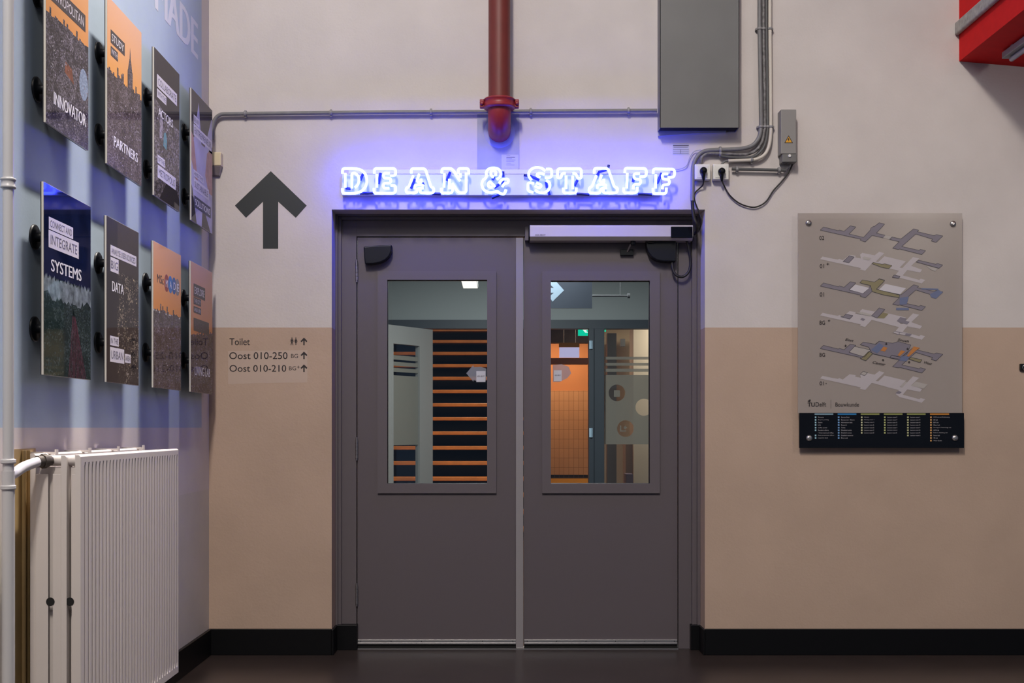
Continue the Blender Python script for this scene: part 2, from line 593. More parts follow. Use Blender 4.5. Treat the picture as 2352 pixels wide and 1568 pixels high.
def leaf(mb, x0, x1, y0, zb, hole, d, t):
    a, c = px(x0, y0, d), px(x1, y0, d)
    h0, h1 = px(hole[0], hole[3], d), px(hole[2], hole[1], d)
    mb.box((a.x, d, zb), (h0.x, d + t, a.z)); mb.box((h1.x, d, zb), (c.x, d + t, a.z))
    mb.box((h0.x, d, zb), (h1.x, d + t, h0.z)); mb.box((h0.x, d, h1.z), (h1.x, d + t, a.z))


ZB = px(0, 1478, DD).z
door_a = thing('door_1', (px(1003, 0, DD).x, DD, 0), 'grey door leaf hung on three hinges, pale strip on its edge, window shows a staircase', 'door', kind='structure')
door_b = thing('door_2', (px(1379, 0, DD).x, DD, 0), 'grey door leaf under the silver door closer, window shows a tiled hall', 'door', kind='structure')
specs = [(door_a, 821, 1186, (868, 623, 1140, 1132), (890, 643, 1119, 1110)),
         (door_b, 1203, 1556, (1245, 624, 1515, 1132), (1265, 645, 1492, 1110))]
for dr, x0, x1, o, i in specs:
    b = MB(); leaf(b, x0, x1, 545.5, ZB, i, DD, 0.05); b.build('leaf', M_door, dr)
    b = MB(); window_frame(b, o, i, DD, 0.014); wf = b.build('window_frame', M_frame, dr)
    a, c = px(i[0], i[3], DD), px(i[2], i[1], DD)
    MB().box((a.x, DD + 0.022, a.z), (c.x, DD + 0.028, c.z)).build('pane', M_glass, dr)
    a, c = px(x0 + 1, 1468, DD), px(x1 - 1, 1478, DD)
    b = MB().box((a.x, DD - 0.010, c.z), (c.x, DD, a.z)).box((a.x, DD - 0.014, c.z), (c.x, DD, c.z + 0.008))
    kp = b.build('kick_strip', M_alu, dr, bevel=0.001)
    n = 6
    for k in range(n):
        xx = a.x + (c.x - a.x) * (k + 0.1) / (n - 0.8)
        MB().lathe((xx, DD - 0.010, (a.z + c.z) / 2 + 0.004), (0, -1, 0), [(0.0025, 0), (0.002, 0.001)], 8).build('screw', M_dark, kp)
    MB().box((a.x, DD - 0.004, 0.0045), (c.x, DD + 0.008, c.z)).build('brush_seal', M_brush, dr)
a, c = px(1185, 545.5, DD - 0.012), px(1202, 1487, DD - 0.012)
MB().box((a.x, DD - 0.012, c.z), (c.x, DD - 0.0005, a.z)).build('edge_strip', M_astr, door_a, bevel=0.002)
for y0, y1 in ((600, 643), (1008, 1052), (1343, 1387)):
    hg = MB()
    a, c = px(819.3, y1, DD - 0.012), px(819.3, y0, DD - 0.012)
    n = 5
    for k in range(n):
        z0 = a.z + (c.z - a.z) * k / n; z1 = a.z + (c.z - a.z) * (k + 0.88) / n
        hg.tube([(a.x, DD - 0.012, z0), (a.x, DD - 0.012, z1)], 0.0075, 12)
    hg.tube([(a.x, DD - 0.012, a.z - 0.012), (a.x, DD - 0.012, c.z + 0.010)], 0.005, 10)
    hg.build('hinge', M_steel, door_a)
# stickers on the panes
M_stick = sheet('grey_pane_sticker', (0.30, 0.31, 0.35), 0.75)
M_stickw = mat('white_pane_label', (0.62, 0.62, 0.66), 0.6)


def flat(mb, pts, d, mi=0, off=0.0):
    mb.add([px(x, y, d) + Vector((0, -off, 0)) for x, y in pts], [list(range(len(pts)))], mi)


DP = DD + 0.0215
b = MB(); flat(b, [(1071, 857), (1087, 876), (1088, 873), (1104, 877), (1117, 873), (1117, 846), (1104, 842), (1088, 843), (1087, 838)], DP)
st = b.build('pane_arrow_sticker', M_stick, door_a)
b = MB(); flat(b, [(1094, 852), (1094, 877), (1115, 877), (1115, 852)], DP, 0, 0.0006)
wall_text(b, 'ASSA ABLOY', 1096, 862, 1113, 865.5, DP - 0.0012, 1)
b.build('label', [M_stickw, M_ink], st)
b = MB(); flat(b, [(1270, 838), (1270, 877), (1285, 877), (1303, 868), (1312, 857), (1306, 842), (1290, 836)], DP)
st = b.build('pane_arrow_sticker', M_stick, door_b)
b = MB(); flat(b, [(1272, 850), (1272, 875), (1290, 875), (1290, 850)], DP, 0, 0.0006)
wall_text(b, 'ASSA ABLOY', 1274, 860, 1288, 863, DP - 0.0012, 1)
b.build('label', [M_stickw, M_ink], st)

# door sensors
b = MB()
out = [(835, 566), (836, 590), (838, 606), (856, 605.5), (872, 603), (885, 597), (894, 588), (899, 577), (900, 562), (868, 563)]
b.prism([px(x, y, DD - 0.055) for x, y in out], (0, 0.0545, 0))
sen = b.build('door_sensor', M_plastic, bevel=0.006, seg=3)
tag(sen, 'black wedge-shaped sensor on the hinged leaf by the top hinge', 'sensor', 'door sensors')
b = MB()
out = [(1484, 552), (1485, 566), (1489, 579), (1497, 590), (1508, 597), (1522, 600), (1553, 600.5), (1553, 552)]
b.prism([px(x, y, DD - 0.06) for x, y in out], (0, 0.0595, 0))
sen = b.build('door_sensor', M_plastic, bevel=0.006, seg=3)
tag(sen, 'black rounded sensor box under the black end of the silver door closer', 'sensor', 'door sensors')

# door operator
DO = DD - 0.105
op = thing('door_closer', px(1404, 534, DO), 'long silver door closer bar with black end over the second leaf', 'door closer')
b = MB(); a, c = px(1217, 516, DO), px(1592, 543, DO)
z0 = px(0, 551, DO).z
prof = [(DO + 0.006, a.z), (DO, a.z - 0.006), (DO, c.z), (DO + 0.022, z0), (DD - 0.007, z0), (DD - 0.007, a.z)]
b.prism([(a.x, y, z) for y, z in prof], (c.x - a.x, 0, 0))
b.build('cover', M_silver, op, bevel=0.0015)
b = MB().prism([(a.x - 0.006, y, z) for y, z in prof], (0.006, 0, 0)); b.build('end_cap', M_plastic, op)
b = MB().prism([(c.x, y, z) for y, z in prof], (0.005, 0, 0)); b.build('end_cap', M_plastic, op)
b = MB(); b.pbox(1541, 520, 1591, 546, DO - 0.004, 0.005); b.build('black_window', M_gloss, op, bevel=0.003)
b = MB(); b.pbox(1206, 520, 1214, 552, DD - 0.045, 0.038); b.build('mounting_plate', M_frame, op, bevel=0.002)
b = MB(); wall_text(b, 'ASSA ABLOY', 1229, 537.5, 1253, 541.5, DO - 0.0006, 0, 0.01); b.build('lettering', M_ink, op)
b = MB(); p0, p1 = px(1454, 545, DD - 0.06), px(1454, 563, DD - 0.06)
b.lathe(p1, (0, 0, 1), [(0.010, 0), (0.014, 0.006), (0.014, p0.z - p1.z)], 16); b.build('pivot', M_plastic, op)
b = MB(); b.tube([px(1449, 560, DD - 0.055), px(1441, 578, DD - 0.02)], 0.005, 8); b.build('arm', M_steel, op)
b = MB(); b.pbox(1425, 572, 1455, 586, DD - 0.022, 0.0215); b.build('door_bracket', M_plastic, op, bevel=0.002)
b = MB(); b.tube(catmull([px(1447, 553, DD - 0.07), px(1452, 545, DD - 0.075), px(1468, 547, DD - 0.075), px(1490, 556, DD - 0.07), px(1502, 558, DD - 0.062)]), 0.0028, 8)
b.build('sensor_lead', M_cord, op)
cb = MB().tube(catmull([px(1577, 551, DD - 0.06), px(1583, 575, DD - 0.055), px(1586, 605, DD - 0.05), px(1581, 625, DD - 0.05), px(1569, 635, DD - 0.05), px(1555, 633, DD - 0.05), px(1546, 620, DD - 0.045), px(1543, 598, DD - 0.04)], 8), 0.0075, 10)
o = cb.build('cable_loop', M_cord)
tag(o, 'black cable looping down from the silver door closer to its sensor box', 'cable')

# ------------------------------------------------------------------ neon sign
DN = D - 0.100
neon = thing('neon_sign', px(1168, 418, D), 'glowing blue-white neon letters DEAN & STAFF over the door', 'neon sign')
b = MB()
b.pbox(785, 400, 1519, 448, D - 0.045, 0.0445)
b.build('backing_board', M_board, neon, bevel=0.002)
b = MB(); b.pbox(800, 389, 1540, 399, D - 0.025, 0.0245); b.build('mounting_rail', M_board, neon, bevel=0.002)
A0, B0 = (760, 360), (1160, 360)
LET = {
 'D': (A0, [[(150, 215), (150, 150), (300, 150), (390, 165), (450, 225), (466, 305), (450, 385), (390, 450), (300, 470), (150, 470), (150, 405)],
            [(185, 210), (185, 395)],
            [(270, 405), (270, 212), (310, 208), (355, 250), (363, 310), (345, 365), (308, 397)]]),
 'E': (A0, [[(558, 215), (560, 150), (832, 150), (832, 242), (762, 242)], [(590, 222), (590, 395)],
            [(757, 210), (676, 210), (676, 272), (770, 276), (770, 336), (676, 340), (676, 404), (752, 404)],
            [(768, 368), (832, 368), (832, 468), (555, 468), (555, 402)]]),
 'A': (A0, [[(1035, 212), (1035, 152), (1215, 152), (1288, 388), (1322, 400), (1322, 464), (1150, 464), (1148, 412)],
            [(1060, 240), (1002, 388), (968, 402), (968, 462), (1105, 462), (1112, 406), (1195, 402)],
            [(1137, 220), (1102, 318), (1165, 330), (1158, 282)], [(1080, 415), (1080, 362), (1175, 362), (1190, 380)]]),
 'N': (A0, [[(1428, 212), (1428, 150), (1560, 150), (1662, 312)], [(1638, 215), (1638, 150), (1772, 150), (1772, 222)],
            [(1460, 215), (1455, 395)], [(1665, 215), (1665, 265)], [(1525, 285), (1525, 415)],
            [(1740, 205), (1740, 463), (1642, 463), (1560, 340)], [(1420, 402), (1420, 465), (1565, 465), (1565, 365)]]),
 '&': (A0, [[(2130, 290), (2178, 265), (2190, 210), (2165, 160), (2100, 140), (2030, 152), (1996, 195), (2004, 262), (1955, 300), (1938, 350), (1958, 420), (2020, 460), (2090, 458), (2140, 440), (2172, 470), (2232, 485), (2252, 420)],
            [(2095, 265), (2060, 240), (2058, 185), (2095, 170), (2124, 195), (2116, 242)],
            [(2082, 390), (2030, 390), (2018, 350), (2045, 315), (2112, 387)], [(2165, 345), (2200, 288), (2285, 285), (2280, 338), (2232, 342), (2203, 388)]]),
 'S': (B0, [[(517, 182), (480, 148), (415, 134), (350, 148), (308, 190), (302, 250), (342, 300)],
            [(528, 158), (600, 155), (600, 268), (510, 270)],
            [(528, 302), (572, 328), (580, 380), (556, 432), (505, 464), (440, 462), (385, 428)],
            [(455, 265), (408, 245), (418, 214), (470, 212), (508, 228)], [(372, 345), (340, 334), (296, 334), (294, 442), (366, 458)],
            [(384, 374), (430, 398), (462, 390), (462, 358), (400, 334)]]),
 'T': (B0, [[(780, 210), (735, 212), (718, 272), (674, 272), (674, 152), (982, 152), (980, 276), (935, 276), (908, 213), (868, 212)],
            [(785, 245), (785, 410)], [(870, 245), (870, 415)], [(750, 400), (750, 465), (915, 465), (915, 396)]]),
 'A2': (B0, [[(1148, 215), (1148, 146), (1325, 148), (1405, 386), (1447, 400), (1442, 463), (1265, 465), (1262, 412)],
             [(1175, 240), (1117, 385), (1082, 400), (1080, 464), (1222, 468), (1235, 402), (1312, 400)],
             [(1242, 230), (1212, 316), (1275, 330), (1270, 285)], [(1185, 408), (1188, 358), (1290, 358), (1302, 378)]]),
 'F': (B0, [[(1540, 207), (1545, 145), (1817, 150), (1815, 256), (1728, 258)], [(1572, 210), (1565, 405)],
            [(1732, 215), (1658, 215), (1660, 284), (1745, 290), (1742, 352), (1652, 356), (1650, 415)], [(1525, 396), (1525, 463), (1697, 463), (1701, 388)]]),
 'F2': (B0, [[(1905, 217), (1908, 155), (2182, 160), (2178, 262), (2092, 265)], [(1940, 225), (1935, 405)],
             [(2098, 220), (2023, 220), (2026, 286), (2115, 294), (2112, 356), (2028, 362), (2025, 415)], [(1903, 402), (1905, 474), (2072, 475), (2076, 398)]]),
}


def round_corners(pts, r):
    """fillet each corner of a polyline"""
    P = [Vector(p) for p in pts]
    out = [P[0]]
    for a, p, c in zip(P[:-2], P[1:-1], P[2:]):
        u, v = (a - p), (c - p)
        k = min(r, u.length * 0.45, v.length * 0.45)
        s, e = p + u.normalized() * k, p + v.normalized() * k
        for t in (0, 0.25, 0.5, 0.75, 1):
            out.append(s * (1 - t) ** 2 + p * 2 * t * (1 - t) + e * t * t)
    out.append(P[-1])
    return out


for key, (org, strokes) in LET.items():
    b = MB()
    for stq in strokes:
        pts = [px(org[0] + x / 5.6, org[1] + y / 5.6, DN) for x, y in stq]
        b.tube(round_corners(pts, 0.016), 0.0075, 8)
    b.build('neon_letter', M_neon, neon)
RET = [(A0, [[(415, 220), (375, 305)], [(190, 402), (255, 412)], [(640, 210), (612, 350)], [(1080, 285), (1030, 410)], [(1535, 195), (1490, 310)], [(1178, 335), (1190, 365)],
             [(2165, 355), (2100, 400)], [(2218, 300), (2195, 350)], [(2190, 478), (2070, 530)], [(2100, 255), (2080, 300)], [(2215, 190), (2215, 260)], [(375, 470), (555, 468)], [(1300, 474), (1415, 478)]]),
       (B0, [[(240, 235), (330, 250), (440, 300)], [(528, 320), (540, 400)], [(558, 440), (572, 492)], [(932, 300), (892, 375)], [(1185, 245), (1210, 195), (1320, 165), (1335, 105)],
             [(1665, 235), (1645, 325)], [(2015, 210), (1955, 345)], [(920, 476), (1085, 486)], [(1710, 478), (1890, 486)]])]
for org, segs in RET:
    for sg in segs:
        b = MB()
        pts = [px(org[0] + x / 5.6, org[1] + y / 5.6, D - 0.066) for x, y in sg]
        b.tube(pts, 0.0075, 8)
        b.build('blacked_out_tube', M_tape, neon)

# ------------------------------------------------------------------ painted arrow and direction lettering
b = MB()
arrow = [(605, 571), (640, 571), (640, 468), (680, 499.5), (705, 471), (622.5, 393), (540, 471), (565, 499.5), (605, 468)]
arrow = [(604, 571), (639, 571), (639, 463), (679.5, 500), (704.5, 472), (622, 393), (539.5, 472), (565, 500), (604, 463)]
flat(b, arrow, D - 0.0008)
o = b.build('wall_arrow', M_vinyl)
tag(o, 'big dark arrow pointing up on the cream wall beside the door', 'arrow sign')

sg = thing('direction_sign', px(617, 816, D), 'dark direction lettering for Toilet and Oost rooms under the big arrow', 'sign')
TD = D - 0.0008
M_cleared = mat('paler_overpaint', (0.57, 0.435, 0.36), 0.62)
b = MB(); flat(b, [(524, 882), (524, 806), (706, 804), (706, 878), (586, 880)], D - 0.0004)
b.build('overpaint', M_cleared, sg)
for tx, x0, y0, x1, y1 in (('Toilet', 527, 776.5, 574, 792.5), ('Oost 010-250', 526.5, 808.5, 660.5, 824.5), ('Oost 010-210', 527, 838, 657.5, 853.5)):
    b = MB(); wall_text(b, tx, x0, y0, x1, y1, TD, 0, 0.008); b.build('lettering', M_ink, sg)
b = MB()
wall_text(b, 'BG', 668.5, 812.5, 684.5, 822, TD)
b.build('lettering', M_ink, sg)
b = MB(); wall_text(b, 'BG', 664, 841, 680, 850, TD)
flat(b, [(682.2, 843.4), (682.2, 842.2), (688.4, 842.2), (688.4, 843.4)], TD); flat(b, [(684.7, 846), (684.7, 839.6), (685.9, 839.6), (685.9, 846)], TD)
b.build('lettering', M_ink, sg)
for yy in (775, 807, 836.5):
    b = MB()
    q = [(696.6, 17.5), (699.8, 17.5), (699.8, 7), (704, 10.5), (706, 8), (698.2, 0), (690.4, 8), (692.4, 10.5), (696.6, 7)]
    flat(b, [(x, yy + y) for x, y in q], TD); b.build('small_arrow', M_ink, sg)
b = MB()
for cx, skirt in ((670.6, 0), (679.6, 1)):
    flat(b, [(cx + 1.5 * math.cos(a * PI / 4), 776.4 - 1.5 * math.sin(a * PI / 4)) for a in range(8)], TD)
    if skirt:
        body = [(cx - 2, 779), (cx - 3.8, 784.5), (cx - 3, 785), (cx - 1.2, 781.5), (cx - 2.6, 787), (cx - 1, 787), (cx - 1, 792), (cx + 1, 792), (cx + 1, 787), (cx + 2.6, 787), (cx + 1.2, 781.5), (cx + 3, 785), (cx + 3.8, 784.5), (cx + 2, 779)]
    else:
        body = [(cx - 2.6, 779), (cx - 3.6, 784.5), (cx - 2.8, 785), (cx - 1.6, 781.5), (cx - 1.6, 785), (cx - 3, 792.5), (cx - 1.6, 792.5), (cx, 786.5), (cx + 1.6, 792.5), (cx + 3, 792.5), (cx + 1.6, 785), (cx + 1.6, 781.5), (cx + 2.8, 785), (cx + 3.6, 784.5), (cx + 2.6, 779)]
    flat(b, body, TD)
b.build('toilet_pictogram', M_ink, sg)

# white vinyl letters on the printed film
b = MB()
X = XL - 0.0004
y0, y1 = ly(355.6, XL), ly(454.4, XL)
put_text(b, 'MADE', (-X, y0, 3.160), (0, y1 - y0, 0), (0, 0, 0.185), 0, 0.06)
o = b.build('wall_lettering', M_letter2)
tag(o, 'pale capital letters MADE high on the blue printed side wall', 'lettering')

# ------------------------------------------------------------------ posters
XF = XL - 0.0525         # front plane of the posters
GP = 0.043               # clear gap behind a poster


def zz(y, x):
    return lz(x, y, XF)


SUN_T, SUN_B = (0.76, 0.40, 0.20), (0.72, 0.30, 0.08)
M_city = city_mat('printed_city', (0.014, 0.011, 0.014), (0.045, 0.036, 0.041), (0.24, 0.21, 0.26), 150)
M_city2 = city_mat('printed_brown_city', (0.020, 0.013, 0.014), (0.062, 0.044, 0.044), (0.22, 0.18, 0.21), 170)
M_night = city_mat('printed_night_lights', (0.010, 0.009, 0.013), (0.028, 0.024, 0.026), (0.40, 0.33, 0.25), 110, 0.72)
M_crowd = city_mat('printed_crowd', (0.022, 0.018, 0.02), (0.080, 0.066, 0.066), (0.32, 0.28, 0.31), 100, 0.62)
M_brown = mat('printed_dark_brown', (0.034, 0.027, 0.029), 0.35, coat=1.0)
M_navy = mat('printed_navy', (0.006, 0.010, 0.040), 0.35, noise=0.3, nscale=12, coat=1.0)
M_forest = city_mat('printed_dark_forest', (0.006, 0.012, 0.012), (0.020, 0.034, 0.032), (0.07, 0.09, 0.10), 130, 0.68)
M_fog = mat('printed_fog', (0.16, 0.19, 0.22), 0.35, noise=0.6, nscale=30, coat=1.0)
M_trail = mat('printed_light_trails', (0.085, 0.028, 0.042), 0.35, noise=0.9, nscale=60, coat=1.0, stretch=(1, 3, 0.15))
M_lav = mat('printed_lavender_paper', (0.42, 0.40, 0.56), 0.35, noise=0.15, nscale=8, coat=1.0)
M_skin = mat('printed_skin', (0.42, 0.22, 0.21), 0.35, noise=0.2, nscale=25, coat=1.0)
M_cloth = mat('printed_dark_cloth', (0.055, 0.046, 0.052), 0.35, noise=0.2, nscale=20, coat=1.0)
M_teal = mat('printed_teal', (0.12, 0.28, 0.33), 0.35, coat=1.0)
M_globe = mat('printed_pale_dome', (0.24, 0.30, 0.42), 0.35, noise=0.4, nscale=120, coat=1.0)
M_rust = mat('printed_rust', (0.20, 0.07, 0.04), 0.35, noise=0.5, nscale=50, coat=1.0)


def poster(left, right, z0, z1, rods, label, paint):
    y0, y1 = ly(left, XF), ly(right, XF)
    t = thing('poster', (-XF + 0.0, (y0 + y1) / 2, z0), label, 'poster', 'city posters on black stand-offs')
    MB().box((-XF, y0, z0), (-XF - 0.0075, y1, z1)).build('acrylic_sheet', M_edge, t, bevel=0.0008)
    MB().box((-XF - 0.0076, y0, z0), (-XF - 0.0105, y1, z1)).build('backing_sheet', M_back, t)
    for zr in rods:
        for yr in (y0 + 0.052, y1 - 0.052):
            b = MB().lathe((-XL, yr, zr), (1, 0, 0), [(0.043, 0), (0.043, 0.006), (0.039, 0.009), (0.0165, 0.011), (0.0165, XL - XF - 0.0105)], 24)
            b.build('standoff', M_plastic, t)
    b, mats = MB(), []

    def poly(pts, m, lift=0.0004):
        lift = 0.0001 + lift * 0.4
        if m not in mats: mats.append(m)
        q = [(-XF + lift, y, z) for y, z in pts]
        area2 = sum(q[i][1] * q[(i + 1) % len(q)][2] - q[(i + 1) % len(q)][1] * q[i][2] for i in range(len(q)))
        if area2 < 0: q.reverse()
        b.add(q, [list(range(len(q)))], mats.index(m))
    e = 0.001
    paint(poly, y0 + e, y1 - e, z0 + e, z1 - e)
    b.build('printed_picture', mats, t)
    return t


def skyline(y0, y1, zh, seed, amp=0.012, n=26):
    r = random.Random(seed)
    pts = []
    for k in range(n + 1):
        y = y0 + (y1 - y0) * k / n
        h = zh + r.random() * amp
        if r.random() < 0.12: h += amp * 1.6
        pts.append((y, h))
        if k < n: pts.append((y + (y1 - y0) / n * 0.96, h))
    return pts


def rect(poly, ya, yb, za, zb, m, lift=0.0008):
    poly([(ya, za), (yb, za), (yb, zb), (ya, zb)], m, lift)


def specks(poly, y0, y1, za, zb, n, seed, m, size=0.009):
    r = random.Random(seed)
    for _ in range(n):
        y, z = y0 + 0.01 + r.random() * (y1 - y0 - 0.03), za + 0.01 + r.random() * (zb - za - 0.02)
        a, h, k = size * (0.3 + r.random()), size * (0.2 + 0.5 * r.random()), size * (r.random() - 0.5) * 0.8
        poly([(y, z), (y + a, z + k), (y + a, z + k + h), (y, z + h)], m, 0.0009)


M_speck = mat('printed_pale_roofs', (0.30, 0.265, 0.32), 0.35, noise=0.6, nscale=60, coat=1.0)
M_gold = mat('printed_gold_lights', (0.42, 0.33, 0.22), 0.35, noise=0.6, nscale=60, coat=1.0)


def caption(t, text, x0, yt, yb, x1, box, ink, pad=True, bold=0.0, x_left=None):
    """a line of print; x0/yt/yb give its left end in the frame, x1 its right end"""
    ya, yb_ = ly(x0, XF), ly(x1, XF)
    za, zb = lz(x0, yb, XF), lz(x0, yt, XF)
    b = MB(); mats = []
    if box is not None:
        mats.append(box)
        b.add([(-XF + 0.0006, y, z) for y, z in ((ya, za), (yb_, za), (yb_, zb), (ya, zb))], [(0, 1, 2, 3)], 0)
        h = (zb - za); wv = yb_ - ya
        ya2, yb2, za2, zb2 = ya + min(wv * 0.08, h * 0.3), yb_ - min(wv * 0.08, h * 0.3), za + h * 0.22, zb - h * 0.22
    else:
        ya2, yb2, za2, zb2 = ya, yb_, za, zb
    mats.append(ink)
    put_text(b, text, (-XF + 0.0008, ya2, za2), (0, yb2 - ya2, 0), (0, 0, zb2 - za2), len(mats) - 1, bold)
    b.build('caption', mats, t)


Z1A, Z1B = H + 1.030, H + 1.686
Z2A, Z2B = H + 0.178, H + 0.826
R1, R2 = (2.388, 2.710), (1.569, 1.881)


def pic_innovator(poly, y0, y1, z0, z1):
    zh = H + 1.405
    rect(poly, y0, y1, zh - 0.02, z1, sky_print('printed_sunset_a', SUN_T, SUN_B, zh, z1), 0.0004)
    poly([(y0, z0)] + [(y1, z0)] + skyline(y0, y1, zh, 3)[::-1], M_city, 0.0006)
    c = (ly(192, XF), lz(192, 195, XF))
    poly([(c[0] + 0.045 * math.cos(a * PI / 10), c[1] + 0.058 * math.sin(a * PI / 10)) for a in range(20) if c[0] + 0.045 * math.cos(a * PI / 10) < y1], M_globe, 0.0008)
    poly([(y0 + 0.17, z0 + 0.22), (y0 + 0.26, z0 + 0.20), (y0 + 0.24, z0 + 0.25), (y0 + 0.18, z0 + 0.26)], M_rust, 0.0008)
    specks(poly, y0, y1, z0, zh - 0.03, 90, 41, M_speck)
    specks(poly, y0 + 0.02, y0 + 0.10, z0 + 0.18, z0 + 0.30, 14, 42, M_capw, 0.006)


t = poster(105, 203, Z1A, Z1B, R1, 'sunset city poster with white word INNOVATOR, upper row next to the riser pipe', pic_innovator)
caption(t, 'METROPOLITAN', 112.5, -47, -5, 196, M_capd, M_capw)
caption(t, 'INNOVATOR', 122.8, 209, 238.5, 197, None, M_letter, bold=0.035)


def pic_study(poly, y0, y1, z0, z1):
    zh = H + 1.395
    rect(poly, y0, y1, zh - 0.02, z1, sky_print('printed_sunset_b', (0.74, 0.42, 0.27), (0.76, 0.34, 0.08), zh, z1), 0.0004)
    sk = skyline(y0, y1, zh, 11, 0.02)
    a, c = ly(293, XF), ly(304.6, XF)
    m = (a + c) / 2; g = (c - a)
    tower = [(a, zh), (a, H + 1.47), (a + g * 0.1, H + 1.478), (a + g * 0.22, H + 1.50), (m - g * 0.12, H + 1.525), (m - g * 0.08, H + 1.545), (m, H + 1.572), (m + g * 0.08, H + 1.545), (m + g * 0.12, H + 1.525), (c - g * 0.22, H + 1.50), (c - g * 0.1, H + 1.478), (c, H + 1.47), (c, zh)]
    pts = [p for p in sk if p[0] < a] + tower + [p for p in sk if p[0] > c]
    poly([(y0, z0), (y1, z0)] + pts[::-1], M_city2, 0.0006)
    specks(poly, y0, y1, z0, zh - 0.05, 110, 43, M_speck, 0.010)


t = poster(246, 325, Z1A, Z1B, R1, 'orange sunset poster with church tower, words STUDY and PARTNERS', pic_study)
caption(t, 'STUDY', 253.9, 66.6, 97, 286.4, M_capd, M_letter)
caption(t, 'WITH', 254, 104.5, 126, 270.7, M_capd, M_capw)
caption(t, 'PARTNERS', 260.8, 311, 334, 316.3, None, M_letter, bold=0.035)


def pic_actors(poly, y0, y1, z0, z1):
    rect(poly, y0, y1, z0, z1, M_crowd, 0.0004)
    poly([(y0, z1), (y1, z1), (y1, z1 - 0.27), (y0 + 0.25, z1 - 0.27), (y0, z1 - 0.22)], M_brown, 0.0006)
    poly([(y0 + 0.08, z0), (y0 + 0.20, z0 + 0.10), (y0 + 0.30, z0 + 0.14), (y1, z0 + 0.05), (y1, z0)], M_brown, 0.0006)
    poly([(y0 + 0.14, z0 + 0.25), (y0 + 0.19, z0 + 0.24), (y0 + 0.20, z0 + 0.29), (y0 + 0.18, z0 + 0.32), (y0 + 0.15, z0 + 0.31)], M_teal, 0.0008)
    poly([(y0 + 0.08, z0 + 0.27), (y0 + 0.12, z0 + 0.28), (y0 + 0.135, z0 + 0.34), (y0 + 0.12, z0 + 0.39), (y0 + 0.10, z0 + 0.40), (y0 + 0.085, z0 + 0.35)], M_speck, 0.0008)
    specks(poly, y0, y1, z0 + 0.14, z1 - 0.28, 70, 44, M_speck, 0.014)


t = poster(354, 412, Z1A, Z1B, R1, 'brown crowd photo poster with words COLLABORATE, ACTORS and METROPOLIS', pic_actors)
caption(t, 'COLLABORATE', 360.4, 168.9, 198.2, 406.3, M_capw, M_grey_ink)
caption(t, 'WITH THE', 360.4, 202, 221.8, 381.8, M_capw, M_grey_ink)
caption(t, 'ACTORS', 363.6, 245, 264.5, 396.8, None, M_letter, bold=0.035)
caption(t, 'OF THE', 361.4, 354, 373, 378.7, M_capw, M_grey_ink)
caption(t, 'METROPOLIS', 361.8, 377.3, 406.8, 403.4, M_capw, M_grey_ink)


def pic_solutions(poly, y0, y1, z0, z1):
    rect(poly, y0, y1, z0, z1, M_lav, 0.0004)
    rect(poly, y0, y1, z0 + 0.42, z1, M_cloth, 0.0005)
    poly([(y0, z0 + 0.44), (y0, z0 + 0.30), (y0 + 0.10, z0 + 0.20), (y0 + 0.12, z0 + 0.22), (y0 + 0.04, z0 + 0.42)], M_skin, 0.0007)
    poly([(y1, z0 + 0.46), (y1 - 0.11, z0 + 0.40), (y1 - 0.15, z0 + 0.28), (y1 - 0.08, z0 + 0.20), (y1, z0 + 0.20)], M_skin, 0.0007)
    poly([(y0 + 0.04, z0 + 0.40), (y0 + 0.14, z0 + 0.62), (y0 + 0.20, z0 + 0.40)], M_lav, 0.0007)
    poly([(y1 - 0.16, z0 + 0.42), (y1 - 0.02, z0 + 0.60), (y1, z0 + 0.60), (y1, z0 + 0.42)], M_lav, 0.0007)
    poly([(y0, z0), (y0 + 0.10, z0), (y0 + 0.02, z0 + 0.16), (y0, z0 + 0.18)], M_cloth, 0.0007)
    poly([(y0 + 0.20, z0), (y0 + 0.38, z0), (y0 + 0.22, z0 + 0.12)], M_cloth, 0.0007)


t = poster(439.5, 487.5, Z1A, Z1B, R1, 'poster of hands over lavender papers with word SOLUTIONS, by the wall corner', pic_solutions)
caption(t, 'BE AN', 444.6, 262, 281, 457, M_capw, M_grey_ink)
caption(t, 'ENTREPRENEUR', 444.5, 283, 309.5, 486, M_capw, M_grey_ink)
caption(t, 'AND THE', 444.5, 388, 403, 466.8, M_capw, M_grey_ink)
caption(t, 'SUSTAINABLE', 444.5, 407.7, 433.6, 479.3, M_capw, M_grey_ink)
caption(t, 'SOLUTIONS', 446, 448, 474.6, 483.8, M_capb, M_letter, bold=0.035)


